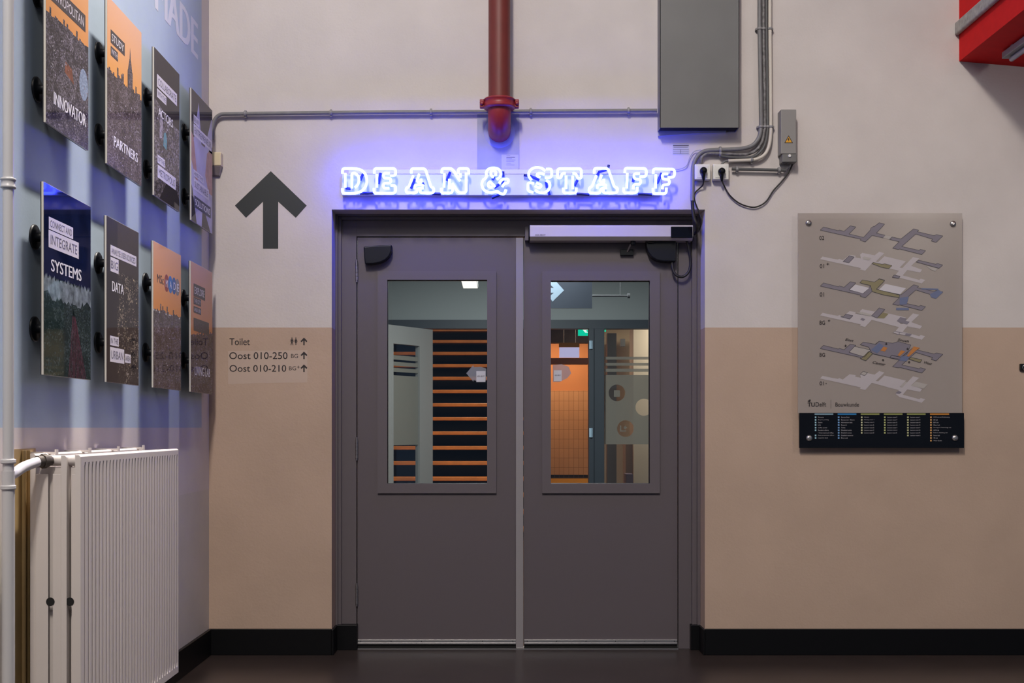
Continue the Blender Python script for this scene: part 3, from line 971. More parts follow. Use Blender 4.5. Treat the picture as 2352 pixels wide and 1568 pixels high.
def pic_systems(poly, y0, y1, z0, z1):
    rect(poly, y0, y1, z0, z1, M_forest, 0.0004)
    rect(poly, y0, y1, z0 + 0.335, z1, M_navy, 0.0005)
    fog = [(y0 + (y1 - y0) * k / 12, z0 + 0.280 + 0.016 * math.sin(k * 1.9) - 0.03 * math.sin(PI * k / 12)) for k in range(13)]
    r = random.Random(5)
    tops = []
    for k in range(40):
        y = y1 - (y1 - y0) * (k + 0.5) / 40
        tops.append((y + (y1 - y0) / 160, z0 + 0.330)); tops.append((y, z0 + 0.330 + (0.004 + 0.012 * r.random()) * (1 if k % 3 else -0.4)))
    poly(fog + [(y1, z0 + 0.330)] + tops + [(y0, z0 + 0.330)], M_fog, 0.0006)
    tr = [(y0 + (y1 - y0) * k / 26, z0 + 0.255 + 0.03 * r.random() * (k % 2)) for k in range(27)]
    poly([(y0, z0 + 0.22), (y1, z0 + 0.22)] + tr[::-1], M_forest, 0.0008)
    rx, rz = y0 + (y1 - y0) * 0.60, z0 + 0.25
    for k in range(13):
        ya = y0 + (y1 - y0) * (0.50 + 0.032 * k)
        poly([(ya, z0), (ya + 0.007, z0), (rx + 0.002 + 0.0025 * k, rz - 0.004 * k), (rx + 0.0005 + 0.0025 * k, rz - 0.004 * k)], M_trail, 0.0008)


t = poster(100, 208.3, Z2A, Z2B, R2, 'dark navy forest road poster with word SYSTEMS, lower row next to the riser pipe', pic_systems)
caption(t, 'CONNECT AND', 111.7, 496.8, 525, 167.6, M_capw, M_grey_ink)
caption(t, 'INTEGRATE', 111.3, 527, 567, 180.6, M_capw, M_grey_ink)
caption(t, 'SYSTEMS', 116.7, 594, 622, 186.7, None, M_letter, bold=0.035)


def pic_data(poly, y0, y1, z0, z1):
    rect(poly, y0, y1, z0, z1, M_night, 0.0004)
    rect(poly, y0, y1, z1 - 0.20, z1, M_brown, 0.0005)
    rect(poly, y0, y0 + 0.13, z0, z1, mat('printed_black', (0.012, 0.011, 0.016), 0.35, coat=1.0), 0.0006)
    specks(poly, y0 + 0.14, y1, z0 + 0.05, z1 - 0.20, 90, 45, M_gold, 0.008)


t = poster(244.5, 318.5, Z2A, Z2B, R2, 'black night lights poster with words BIG, DATA and URBAN', pic_data)
caption(t, 'ANALYSE USER-SOURCED', 253.3, 561.4, 586, 313, M_capw, M_grey_ink)
caption(t, 'BIG', 253.3, 589, 622, 272, M_capw, M_grey_ink)
caption(t, 'DATA', 257, 644.8, 667.8, 283.9, None, M_letter, bold=0.035)
caption(t, 'IN THE', 252.5, 770, 792, 272.4, M_capw, M_grey_ink)
caption(t, 'URBAN', 252.5, 796, 830, 285, M_capw, M_grey_ink)
caption(t, 'AREA', 286.5, 812, 832, 300, M_capw, M_grey_ink)


def pic_msc(poly, y0, y1, z0, z1):
    zh = H + 0.545
    rect(poly, y0, y1, zh - 0.02, z1, sky_print('printed_sunset_c', (0.72, 0.37, 0.22), (0.72, 0.27, 0.06), zh, z1), 0.0004)
    poly([(y0, z0), (y1, z0)] + skyline(y0, y1, zh - 0.03, 21, 0.02)[::-1], M_city2, 0.0006)
    specks(poly, y0, y1, z0, zh - 0.06, 90, 46, M_speck)
    cols = ((0.28, 0.045, 0.03), (0.02, 0.16, 0.42), (0.02, 0.10, 0.28), (0.22, 0.20, 0.18))
    for k, (xc, cc) in enumerate(zip((382.5, 391.2, 399.6, 407.4), cols)):
        c = (ly(xc, XF), lz(xc, 650 + k * 3.2, XF))
        poly([(c[0] + 0.036 * math.cos(a * PI / 12), c[1] + 0.040 * math.sin(a * PI / 12)) for a in range(24)], mat('printed_disc', cc, 0.4), 0.0008 + 0.0001 * k)


t = poster(352, 415.5, Z2A, Z2B, R2, 'orange sunset poster with a row of coloured discs spelling MADE', pic_msc)
caption(t, 'MSc', 360.8, 628, 647, 375.7, None, M_capd, bold=0.0)
for xc, yy, ch in ((380.3, 641.6, 'M'), (389.5, 644.5, 'A'), (398.2, 648, 'D'), (406.2, 651.5, 'E')):
    caption(t, ch, xc, yy, yy + 17, xc + 4.6, None, M_letter, bold=0.01)


def pic_living(poly, y0, y1, z0, z1):
    zh = H + 0.50
    rect(poly, y0, y1, zh - 0.06, z1, sky_print('printed_sunset_d', (0.62, 0.35, 0.27), (0.66, 0.26, 0.08), zh, z1), 0.0004)
    poly([(y0, z0), (y1, z0)] + [(y, z - 0.05 * (y1 - y) / (y1 - y0)) for y, z in skyline(y0, y1, zh, 33, 0.014)][::-1], M_city2, 0.0006)
    specks(poly, y0, y1, z0, zh - 0.10, 70, 47, M_speck)


t = poster(438, 487.7, Z2A, Z2B, R2, 'pink and brown city poster with words LIVING LAB, by the wall corner', pic_living)
caption(t, 'EXPLORE', 444.5, 650, 679.5, 471, M_capd, M_letter)
caption(t, 'THE CITY', 444.5, 681, 697.6, 461.7, M_capd, M_capw)
caption(t, 'AND USE', 444.5, 702, 717, 461.7, M_capd, M_capw)
caption(t, 'AMSTERDAM', 444.5, 729, 758.4, 479.6, M_capd, mat('brown_print', (0.13, 0.10, 0.09), 0.4))
caption(t, 'LIVING LAB', 447, 840, 860.5, 482.6, None, M_letter, bold=0.03)

# ------------------------------------------------------------------ radiator and riser pipe
RX1 = 1.37; RK = F * RX1
ra, rb_ = RK / 965, RK / 740          # near and far end
rzt = H - (1030 - VY) / (F / rb_)
rzb = H - (1543 - VY) / (F / rb_)
rad = thing('radiator', (-1.45, (ra + rb_) / 2, rzb), 'white ribbed panel radiator standing under the posters', 'radiator')


def ribbed(mb, xf, xb, y0, y1, z0, z1, n):
    """panel with pressed vertical flutes between flat top and bottom bands; front faces +X"""
    band = 0.045
    prof = []
    p = (y1 - y0 - 0.03) / n
    for k in range(n):
        s = y0 + 0.015 + k * p
        prof += [(s, 0), (s + p * 0.55, 0), (s + p * 0.66, -0.007), (s + p * 0.89, -0.007)]
    prof += [(y1 - 0.015, 0), (y1, 0)]
    prof = [(y0, 0)] + prof
    rows = [(z0, 0), (z0 + band * 0.6, 0), (z0 + band, 1), (z1 - band, 1), (z1 - band * 0.55, 0), (z1 - 0.006, 0)]
    vs = [(xf + (o * k if k else 0), y, z) for z, k in rows for y, o in prof]
    m = len(prof)
    fs = [(r * m + i, r * m + i + 1, (r + 1) * m + i + 1, (r + 1) * m + i) for r in range(len(rows) - 1) for i in range(m - 1)]
    mb.add(vs, fs)
    # closed back, rounded top
    mb.add([(xf, y0, z1 - 0.006), (xf, y1, z1 - 0.006), (xf - 0.006, y1, z1), (xf - 0.006, y0, z1), (xb, y1, z1), (xb, y0, z1), (xb, y0, z0), (xb, y1, z0), (xf, y0, z0), (xf, y1, z0)],
           [(0, 1, 2, 3), (3, 2, 4, 5), (5, 4, 7, 6), (6, 7, 9, 8), (0, 3, 5, 6, 8), (1, 9, 7, 4, 2)])


b = MB(); ribbed(b, -RX1, -RX1 - 0.018, ra, rb_, rzb, rzt, 32); b.build('front_panel', M_white, rad)
b = MB(); ribbed(b, -1.417, -1.435, ra + 0.004, rb_, rzb, rzt - 0.002, 32); b.build('middle_panel', M_white, rad)
b = MB(); ribbed(b, -1.520, -1.538, ra + 0.01, rb_, rzb, rzt + 0.004, 32); b.build('rear_panel', M_white, rad)
zt = rzt - 0.062
b = MB().box((-1.519, ra + 0.006, rzb), (-1.478, ra + 0.010, zt)); b.build('side_plate', M_white, rad, bevel=0.001)
b = MB().box((-1.463, ra + 0.006, rzb), (-1.436, ra + 0.010, zt)); b.build('side_plate', M_white, rad, bevel=0.001)
b = MB().box((-1.401, ra + 0.006, rzb), (-1.389, ra + 0.010, zt)); b.build('side_plate', M_white, rad, bevel=0.001)
zc = H - (1382 - VY) / (F / ra)
for xx in (-1.4705, -1.407):
    MB().lathe((xx, ra + 0.0055, zc), (0, -1, 0), [(0.014, 0), (0.014, 0.001)], 18).build('clip_hole', M_dark, rad)
b = MB()
n = 40
for k in range(n):
    y = ra + 0.03 + (rb_ - ra - 0.06) * k / (n - 1)
    b.box((-1.514, y, rzb + 0.05), (-1.440, y + 0.0012, rzt - 0.04)); b.box((-1.412, y, rzb + 0.05), (-1.394, y + 0.0012, rzt - 0.04))
b.build('convector_fins', M_white, rad)
zh = rzt - 0.019
b = MB().tube([(-1.388, ra + 0.035, zh), (-1.52, ra + 0.035, zh)], 0.0175, 16); b.build('header_pipe', M_white, rad)
for k in range(4):
    y = ra + 0.12 + k * (rb_ - ra - 0.2) / 3
    pts = [(-1.5858, 0.0), (-1.500, 0.0), (-1.500, -0.02), (-1.495, -0.02), (-1.495, 0.016), (-1.500, 0.016), (-1.500, 0.007), (-1.5858, 0.007)]
    MB().prism([(x, y, rzt + z) for x, z in pts], (0, 0.02, 0)).build('wall_bracket', M_white, rad)
PX, PY = 1.515, ly(19, 1.515)
vz = H - (1057 - VY) / (F / (ra - 0.02))
va = Vector((-1.475, ra + 0.02, zh)); vb = Vector((-1.500, ra - 0.03, zh - 0.002))
b = MB().tube([va, va * 0.5 + vb * 0.5, vb], [0.016, 0.020, 0.019], 14)
b.tube([vb + (va - vb) * 0.35, vb + (va - vb) * 0.65], 0.024, 8)
b.build('valve', mat('aged_brass_valve', (0.10, 0.085, 0.075), 0.5, metal=0.5), rad)
b = MB().tube(catmull([vb + (va - vb) * 0.1, vb + Vector((-0.003, -0.03, -0.005)), (-1.509, PY + 0.095, 1.108), (-1.513, PY + 0.045, 1.093), (-1.515, PY + 0.008, 1.086)], 6), 0.0165, 14)
b.build('supply_pipe', M_white2, rad)

tb = thing('wall_board', (-XL, ly(54, XL), 0), 'narrow tan board with two thin pipes on the wall behind the riser pipe', 'board')
M_tanb = mat('tan_board_paint', (0.42, 0.29, 0.13), 0.6, noise=0.1, nscale=10)
MB().box((-XL, ly(12, XL - 0.004), BH + 0.004), (-XL + 0.004, ly(82, XL - 0.004), H - 0.07)).build('board', M_tanb, tb)
for q in (0.45, 0.62):
    yq = ly(20, XL) * (1 - q) + ly(78, XL) * q
    MB().tube([(-XL + 0.012, yq, BH + 0.006), (-XL + 0.012, yq, H - 0.075)], 0.0075, 10).build('thin_pipe', M_tanb, tb)
rp = thing('riser_pipe', (-PX, PY, 0), 'white vertical heating pipe with socket collars, beside the radiator', 'pipe')
MB().tube([(-PX, PY, 0), (-PX, PY, 1.10)], 0.0190, 18).build('lower_tube', M_white2, rp)
MB().tube([(-PX, PY, 1.10), (-PX, PY, TOP)], 0.0165, 18).build('upper_tube', M_white2, rp)
for z in (1.05, 1.13, 1.985):
    L = 0.03 if z > 1.5 else 0.012
    b = MB().lathe((-PX, PY, z - L / 2), (0, 0, 1), [(0.0165, -0.002), (0.0225, 0), (0.0225, 0.006), (0.020, 0.008), (0.020, L - 0.008), (0.0225, L - 0.006), (0.0225, L), (0.0165, L + 0.002)], 20)
    b.build('collar', M_white2, rp)

# ------------------------------------------------------------------ services on the main wall
# motion detector by the corner
mo = thing('motion_detector', px(495, 378), 'ivory motion detector on the cream wall, half behind a poster', 'detector')
b = MB().pbox(480, 349, 507.5, 380, D - 0.05, 0.0495); b.build('housing', M_ivory, mo, bevel=0.005, seg=3)
b = MB()
a, c = px(481, 380.2, D - 0.05), px(506, 380.2, D - 0.05); e = px(483, 402, D - 0.03); g = px(503, 402, D - 0.03)
b.add([a, c, (g.x, D - 0.022, g.z), (e.x, D - 0.022, e.z), (a.x, D - 0.0005, a.z), (c.x, D - 0.0005, c.z), (g.x, D - 0.0005, g.z), (e.x, D - 0.0005, e.z)],
      [(0, 3, 2, 1), (4, 5, 6, 7), (0, 1, 5, 4), (1, 2, 6, 5), (2, 3, 7, 6), (3, 0, 4, 7)])
b.build('lens', M_lens, mo, bevel=0.003)


def clip(parent, c, axis, r):
    """a saddle clip: a strap around a conduit and its base against the wall"""
    axis = Vector(axis)
    b = MB().lathe(Vector(c) - axis * 0.007, axis, [(r + 0.001, 0), (r + 0.0035, 0.001), (r + 0.0035, 0.013), (r + 0.001, 0.014)], 14)
    side = axis.cross(Vector((0, 1, 0)))
    p = Vector(c)
    for sgn in (-1, 1):
        q = p + side * sgn * (r + 0.004)
        b.box((q.x - 0.005, q.y + r * 0.2, q.z - 0.005), (q.x + 0.005, D - 0.0005, q.z + 0.005))
    b.build('clip', M_clip, parent)


def conduit(name, pts, r, m, label, clips=(), cr=None, group=None, kind=None):
    t = thing(name, Vector(pts[0]), label, 'conduit', group)
    MB().tube(pts, r, 14).build('tube', m, t)
    for c, ax in clips:
        clip(t, c, ax, r)
    return t


dc = D - 0.028
RC = 0.0105
p = [px(488, 320, dc), px(488.5, 292, dc), px(494, 274, dc), px(507, 263, dc), px(530, 261.5, dc), px(900, 257.5, dc), px(1509, 254, dc)]
conduit('long_conduit', catmull(p[:5], 5) + p[5:], RC, M_conduit, 'thin grey conduit running level across the wall behind the red pipe',
        [(px(x, y, dc), (1, 0, 0)) for x, y in ((563, 261), (760, 259), (990, 257), (1219, 255.5), (1444, 254.3))])

# red drain pipe
dr_ = thing('drain_pipe', px(1147, 322), 'red pipe dropping from above with a bolted flange, bending into the wall', 'pipe')
YP = D - 0.135; rP = 0.0580
cx = (1147 - VX) * YP / F
zfl = px(0, 239, YP).z
zax = px(0, 300, D - 0.02).z
MB().tube([(cx, YP, zfl), (cx, YP, TOP)], rP, 28).build('upper_pipe', M_redpipe, dr_)
R = 0.085
arc = [(cx, YP, zfl), (cx, YP, zax + R)]
for k in range(1, 9):
    a = PI / 2 * k / 8
    arc.append((cx, YP + R * (1 - math.cos(a)), zax + R * (1 - math.sin(a))))
arc.append((cx, D - 0.0005, zax))
MB().tube(arc, rP + 0.003, 28).build('elbow', M_redfl, dr_)
b = MB().lathe((cx, YP, zfl - 0.028), (0, 0, 1), [(rP + 0.004, 0), (0.080, 0.002), (0.088, 0.010), (0.082, 0.014), (0.082, 0.042), (0.088, 0.046), (0.080, 0.054), (rP, 0.056)], 32)
fl = b.build('flange', M_redfl, dr_)
for sgn in (-1, 1):
    b = MB().box((cx + sgn * 0.080, YP - 0.018, zfl - 0.022), (cx + sgn * 0.104, YP + 0.018, zfl + 0.022)); b.build('lug', M_redfl, fl, bevel=0.004)
    b = MB().lathe((cx + sgn * 0.093, YP - 0.018, zfl), (0, -1, 0), [(0.012, 0), (0.012, 0.008), (0.006, 0.012)], 6); b.build('bolt', M_redfl, fl)
b = MB().lathe((cx, D - 0.0006, zax - 0.005), (0, -1, 0), [(0.088, 0), (0.080, 0.006), (rP + 0.006, 0.008)], 32)
b.build('wall_collar', M_patch, dr_)
o = MB().pbox(1096, 262, 1193, 391, D - 0.003, 0.0028).build('plaster_patch', M_patch)
tag(o, 'greyish patched plaster square, darkened for pipe shade, around the elbow of the red pipe', 'wall patch')
nt_ = thing('paper_notice', px(1172, 388), 'small printed paper sheet stuck under the elbow of the red pipe', 'notice')
b = MB(); b.pbox(1152, 355, 1191, 391, D - 0.0042, 0.0011); b.build('sheet', M_paper, nt_)
b = MB()
for k, (x0, x1) in enumerate(((1163, 1172), (1163, 1183), (1163, 1176), (1163, 1184), (1163, 1181), (1163, 1174), (1163, 1182))):
    y = 356.5 + k * 3.6
    b.pbox(x0, y, x1, y + (1.5 if k == 1 else 0.6), D - 0.0046, 0.0003)
b.build('print_lines', M_grey_ink, nt_)

# grey sheet-metal duct box
du = thing('duct_box', px(1606, 300), 'tall grey sheet metal duct hung on the wall beside the conduits', 'duct')
DB = D - 0.10
a, c = px(1516, 293, DB), px(1698, 0, DB)
b = MB()
th = 0.003
b.box((a.x, DB, a.z), (c.x, DB + th, TOP)); b.box((a.x, DB, a.z), (a.x + th, D - 0.0005, TOP)); b.box((c.x - th, DB, a.z), (c.x, D - 0.0005, TOP))
b.build('casing', M_duct, du)
MB().box((a.x + th, DB + th, a.z + 0.004), (c.x - th, D - 0.0006, a.z + 0.02)).build('mouth_shade', M_dark, du)  # black slab stands in for the unlit inside of the open duct
b = MB().box((c.x, D - 0.035, a.z + 0.02), (c.x + 0.012, D - 0.0005, TOP)); b.build('side_flange', M_patch, du)
o = MB()
o.prism([px(x, y, D - 0.02) for x, y in ((1512, 312), (1540, 310), (1590, 307), (1640, 305), (1668, 304), (1668, 300), (1512, 300))], (0, 0.0195, 0))
o = o.build('plaster_lip', M_patch); tag(o, 'rough plaster ledge under the grey duct', 'plaster')
ls = thing('printed_label', px(1564, 355), 'small pale printed label on the wall under the grey duct', 'label')
b = MB().pbox(1545, 330, 1583, 355.5, D - 0.0012, 0.001); b.build('sheet', M_paper, ls)
b = MB()
for y, h_, x0, x1 in ((333, 2.2, 1546, 1582), (337.5, 1.0, 1547, 1580), (343, 0.8, 1546, 1582), (348, 0.8, 1546, 1582), (352, 0.8, 1546, 1582)):
    b.pbox(x0, y, x1, y + h_, D - 0.0016, 0.0003)
b.pbox(1563, 343, 1564, 353, D - 0.0016, 0.0003)
b.build('print_lines', M_grey_ink, ls)

# vertical conduits
cl = lambda pts, ax: [(px(x, y, dc), ax) for x, y in pts]
p1 = [px(1744.5, -1100, dc), px(1744.5, 60, dc), px(1748, 270, dc), px(1747.5, 296, dc), px(1742, 318, dc), px(1728, 334, dc), px(1706, 341, dc), px(1680, 343, dc), px(1640, 344.5, dc),
      px(1616, 348, dc), px(1601, 360, dc), px(1593, 378, dc), px(1591, 400, dc), px(1590, 461, dc)]
conduit('bent_conduit', [p1[0]] + catmull(p1[1:], 5), 0.0115, M_conduit, 'grey conduit from above bending twice and down beside the neon sign',
        cl([(1744.8, 66)], (0, 0, 1)) + cl([(1748, 291)], (0, 0, 1)) + cl([(1655, 344.3)], (1, 0, 0)), group='vertical conduits by the duct')
p2 = [px(1753.5, -1100, dc), px(1753.5, 60, dc), px(1757, 270, dc), px(1755.5, 300, dc), px(1750, 326, dc), px(1738, 344, dc), px(1720, 353, dc), px(1700, 355, dc), px(1640, 352.5, dc), px(1622, 354, dc), px(1612, 362, dc), px(1610, 378, dc)]
conduit('bent_conduit', [p2[0]] + catmull(p2[1:], 5), 0.0085, M_mottled, 'paint-spotted grey conduit bending down into the first wall socket',
        cl([(1753.7, 66)], (0, 0, 1)) + cl([(1757, 291)], (0, 0, 1)) + cl([(1655, 353)], (1, 0, 0)), group='vertical conduits by the duct')
p3 = [px(1760.5, -1100, dc), px(1760.5, 60, dc), px(1763, 270, dc), px(1762, 305, dc), px(1756, 334, dc), px(1743, 352, dc), px(1726, 361, dc), px(1700, 362, dc), px(1672, 360.5, dc), px(1655, 358, dc)]
conduit('bent_conduit', [p3[0]] + catmull(p3[1:], 5), 0.0075, M_cond_d, 'dark grey conduit squeezed between the spotted and the cream conduit',
        cl([(1763, 291)], (0, 0, 1)), group='vertical conduits by the duct')
p4 = [px(1768.5, -1100, dc), px(1768.5, 60, dc), px(1770.5, 270, dc), px(1770, 310, dc), px(1766, 336, dc), px(1757, 354, dc), px(1742, 364, dc), px(1722, 367.5, dc), px(1672.5, 369.5, dc)]
conduit('bent_conduit', [p4[0]] + catmull(p4[1:], 5), 0.0095, M_cond_w, 'cream conduit ending with an open cut above the second socket',
        cl([(1768.7, 66)], (0, 0, 1)) + cl([(1770.7, 291)], (0, 0, 1)) + cl([(1727, 367.2)], (1, 0, 0)), group='vertical conduits by the duct')
conduit('short_conduit', [px(1681, 388, dc), px(1805, 391, dc)], 0.0085, M_cond_d, 'short dark level conduit between the sockets and the grey transformer',
        cl([(1693, 388.3), (1790, 390.6)], (1, 0, 0)))
o = MB().tube(catmull([px(1673, 369, dc), px(1664, 371, dc), px(1657, 378, dc)], 6), 0.006, 10).build('grey_cable', M_box_d)
tag(o, 'grey cable coming from the cut cream conduit into the second socket', 'cable')
o = MB().tube(catmull([px(1540, 391, D - 0.01), px(1562, 388, D - 0.012), px(1577, 380, D - 0.015), px(1584, 362, D - 0.015), px(1594, 348, D - 0.015), px(1610, 344, D - 0.018)], 6), 0.0022, 8).build('thin_wire', mat('pale_wire', (0.4, 0.39, 0.42), 0.5))
tag(o, 'thin pale wire from the end of the neon sign up to the conduit', 'wire')
o = MB().tube(catmull([px(1805, 389, dc), px(1812, 383, dc), px(1817, 376, dc), px(1820, 371, dc)], 6), 0.002, 8).build('thin_wire', mat('pale_wire', (0.4, 0.39, 0.42), 0.5))
tag(o, 'thin pale wire from the short conduit up to the grey transformer', 'wire')


def socket(x0, x1, plug, label, plabel, cord, group):
    t = thing('wall_socket', px((x0 + x1) / 2, 412), label, 'socket', 'white wall sockets')
    b = MB(); b.pbox(x0, 376.5, x1, 412, D - 0.045, 0.0445); b.build('housing', M_socket, t, bevel=0.004, seg=3)
    d = D - 0.0455
    b = MB(); b.pbox(x0 + 5, 380.5, x1 - 5, 408, d - 0.002, 0.003); b.build('cover_plate', M_socket, t, bevel=0.0012)
    c = px(plug[0], plug[1], d)
    b = MB().lathe(c + Vector((0, -0.0022, 0)), (0, -1, 0), [(0.020, 0), (0.021, 0.001)], 24); b.build('socket_well', M_socket, t)
    k = thing('power_cord', px(plug[0], plug[1]), plabel, 'power cord', 'black plugged-in cords')
    b = MB().lathe(c + Vector((0, -0.004, 0)), (0, -1, 0), [(0.018, 0), (0.0195, 0.006), (0.019, 0.020), (0.015, 0.032), (0.006, 0.036)], 22)
    b.tube([c + Vector((0, -0.018, -0.006)), px(plug[0] + 1, plug[1] + 12, d - 0.016), px(plug[0] + 1.8, plug[1] + 21, d - 0.010)], [0.0125, 0.0095, 0.0055], 14)
    b.build('plug', M_plastic, k)
    pts = [px(plug[0] + 1.8, plug[1] + 20, d - 0.010)] + cord
    MB().tube(catmull(pts, 7), 0.0040, 10).build('flex', M_cord, k)
    return t


dq = D - 0.014
socket(1596, 1632, (1614.5, 393.5), 'white wall socket nearest the neon sign with a black plug in it', 'black cord from the first socket down into the door closer',
       [px(1614, 425, D - 0.03), px(1605, 434, dq), px(1597, 442, dq), px(1594, 452, D - 0.03), px(1598, 468, D - 0.03), px(1606, 488, D - 0.03), px(1611, 506, D - 0.03), px(1609, 520, D - 0.02), px(1603, 532, D + 0.01), px(1594.5, 536, DO + 0.03)], None)
socket(1638, 1674, (1656.5, 395), 'white wall socket nearest the grey transformer with a black plug in it', 'black cord sagging in an arc from the second socket to the transformer',
       [px(1664, 428, dq), px(1676, 448, dq), px(1697, 466, dq), px(1722, 475, dq), px(1741, 474, dq), px(1760, 462, dq), px(1776, 438, dq), px(1795, 417, dq), px(1811, 396, dq), px(1819, 380, D - 0.02), px(1820.5, 370, D - 0.03)], None)
b = MB(); pts = [px(1590, 460, D - 0.028), px(1591, 478, D - 0.028), px(1594, 500, D - 0.03), px(1600, 516, D - 0.03), px(1601, 530, D + 0.0), px(1594.5, 537, DO + 0.035)]
cv = catmull(pts, 14)
o = b.tube(cv, [0.0085 + 0.0012 * (i % 2) for i in range(len(cv))], 12).build('corrugated_hose', M_cord)
tag(o, 'thick black corrugated hose from the bent conduit into the door closer', 'hose')

# transformer
tr = thing('transformer_box', px(1812, 372), 'grey box with yellow warning triangle on the wall above the plan board', 'transformer')
b = MB(); b.pbox(1793.5, 251, 1829, 353, D - 0.075, 0.0745); b.build('housing', M_box, tr, bevel=0.003)
b = MB(); b.pbox(1797, 353.5, 1830.5, 372, D - 0.075, 0.0745); b.build('connection_cover', M_box_d, tr, bevel=0.004)
b = MB().lathe(px(1813.5, 358, D - 0.0755), (0, -1, 0), [(0.0085, 0), (0.0085, 0.004), (0.006, 0.006)], 20); b.build('white_screw', M_socket, tr)
b = MB()
d = D - 0.0757
flat(b, [(1801.5, 328.5), (1821.5, 328.5), (1811.5, 310.5)], d, 0)
flat(b, [(1804, 327), (1819, 327), (1811.5, 313.5)], d - 0.0003, 1)
flat(b, [(1811.2, 316.5), (1808.8, 321.5), (1811, 321.2), (1810, 325.5), (1813.8, 320), (1811.8, 320.2), (1813, 316.5)], d - 0.0006, 0)
b.build('warning_triangle', [M_ink, M_yellow], tr)
for x in (1800, 1809):
    MB().tube([px(x, 371.5, D - 0.05), px(x, 377, D - 0.05)], 0.007, 12).build('gland', M_box_d, tr)

# small fitting at the frame's edge
fx = thing('door_fitting', px(2354, 843), 'small black fitting with a silver ring at the far end of the wall', 'wall fitting')
b = MB(); b.pbox(2344.5, 835, 2364, 850, D - 0.02, 0.0195); b.build('body', M_plastic, fx, bevel=0.003)
c = px(2355, 843.5, D - 0.0205)
MB().tube([c + Vector((0.014 * math.cos(a * PI / 10), 0, 0.014 * math.sin(a * PI / 10))) for a in range(21)], 0.0025, 8, caps=False).build('ring', M_steel, fx)

# ------------------------------------------------------------------ floor plan board
PB = D - 0.040
bd = thing('floor_plan_board', px(2023, 1028), 'clear floor plan board with a black legend panel along its foot', 'sign board')
M_acr = sheet('frosted_acrylic', (0.47, 0.405, 0.375), 0.70, 0.3)
b = MB(); b.pbox(1833, 489.5, 2210, 949, PB, 0.006); b.build('acrylic_sheet', M_acr, bd)
LB = PB - 0.004
b = MB(); b.pbox(1836, 948, 2214.5, 1028.5, LB, 0.012); lg = b.build('legend_panel', M_gloss, bd, bevel=0.0015)
for x, y, m in ((1857, 512, M_steel), (2188.5, 514, M_steel), (1858.5, 1006, M_alu), (2193, 1005.5, M_alu)):
    pl = LB if y > 900 else PB
    c = px(x, y, pl)
    b = MB().lathe(c, (0, -1, 0), [(0.0165, 0), (0.0165, 0.004), (0.014, 0.009), (0.006, 0.011)], 20)
    b.lathe(Vector((c.x, D - 0.0005, c.z)), (0, -1, 0), [(0.010, 0), (0.010, D - pl - 0.012)], 12)
    b.build('standoff', m, bd)


def pl(s, name='plan_ink', a=1.0):
    return sheet(name, s, a, 0.5)


C_slate = mat('plan_slate', (0.215, 0.190, 0.235), 0.5); C_pale = mat('plan_pale', (0.50, 0.45, 0.48), 0.5); C_pale2 = mat('plan_pale_grey', (0.43, 0.39, 0.375), 0.5)
C_olive = mat('plan_olive', (0.25, 0.215, 0.12), 0.5); C_blue = mat('plan_blue', (0.14, 0.165, 0.29), 0.5); C_or = mat('plan_orange', (0.52, 0.20, 0.05), 0.5)
C_line = mat('plan_outline', (0.055, 0.048, 0.062), 0.5); C_white = mat('plan_white', (0.60, 0.56, 0.61), 0.5)
PO = (1840, 490); PS = 2352 / 380


def plan_pt(p, dy, lift):
    v = px(PO[0] + p[0] / PS, PO[1] + p[1] / PS + dy, PB - 0.0004)
    v.y -= lift
    return v


FA = [(272, 238), (318, 192), (395, 212), (530, 245), (545, 235), (610, 255), (700, 175), (780, 192), (680, 292), (888, 340), (985, 235), (990, 210), (1035, 180), (1042, 185), (1110, 132), (1187, 152), (1070, 280), (1195, 310), (1165, 348), (1010, 312), (912, 405), (840, 382), (852, 366)]
FB = [(1258, 370), (1290, 335), (1420, 362), (1600, 218), (1672, 238), (1650, 258), (1890, 315), (1925, 300), (2015, 320), (1918, 412), (1850, 392), (1868, 365), (1630, 293), (1430, 470), (1680, 525), (1695, 510), (1770, 530), (1715, 585), (1400, 505), (1380, 512), (1300, 495), (1395, 402)]
FP = [(270, 650), (305, 612), (395, 632), (520, 655), (545, 645), (592, 665), (690, 588), (775, 602), (770, 625), (850, 640), (838, 585), (870, 560), (1045, 595), (1110, 545), (1185, 565), (1060, 685), (1095, 692), (1185, 608), (1490, 680), (1400, 770), (1440, 775), (1590, 620), (1680, 640), (1565, 745), (1720, 800), (1690, 840), (1510, 805), (1445, 880), (1680, 945), (1700, 928), (1765, 945), (1715, 995), (1400, 915), (1345, 870), (1390, 815), (1270, 785), (1005, 712), (910, 815), (835, 795), (850, 778)]


def plan_level(items, name='floor_plan'):
    b = MB(); mats = []
    for i, (pts, m, dy, line) in enumerate(items):
        if m not in mats: mats.append(m)
        lift = 0.0002 * (i + 1)
        b.add([plan_pt(p, dy, lift) for p in pts], [list(range(len(pts)))], mats.index(m))
        if line:
            if C_line not in mats: mats.append(C_line)
            q = [plan_pt(p, dy, lift + 0.0002) for p in pts]
            for s, e in zip(q, q[1:] + q[:1]):
                t = (e - s)
                if t.length < 1e-5: continue
                nrm = Vector((-t.z, 0, t.x)).normalized() * 0.0011
                b.add([s - nrm, e - nrm, e + nrm, s + nrm], [(0, 1, 2, 3)], mats.index(C_line))
    b.build(name, mats, bd)


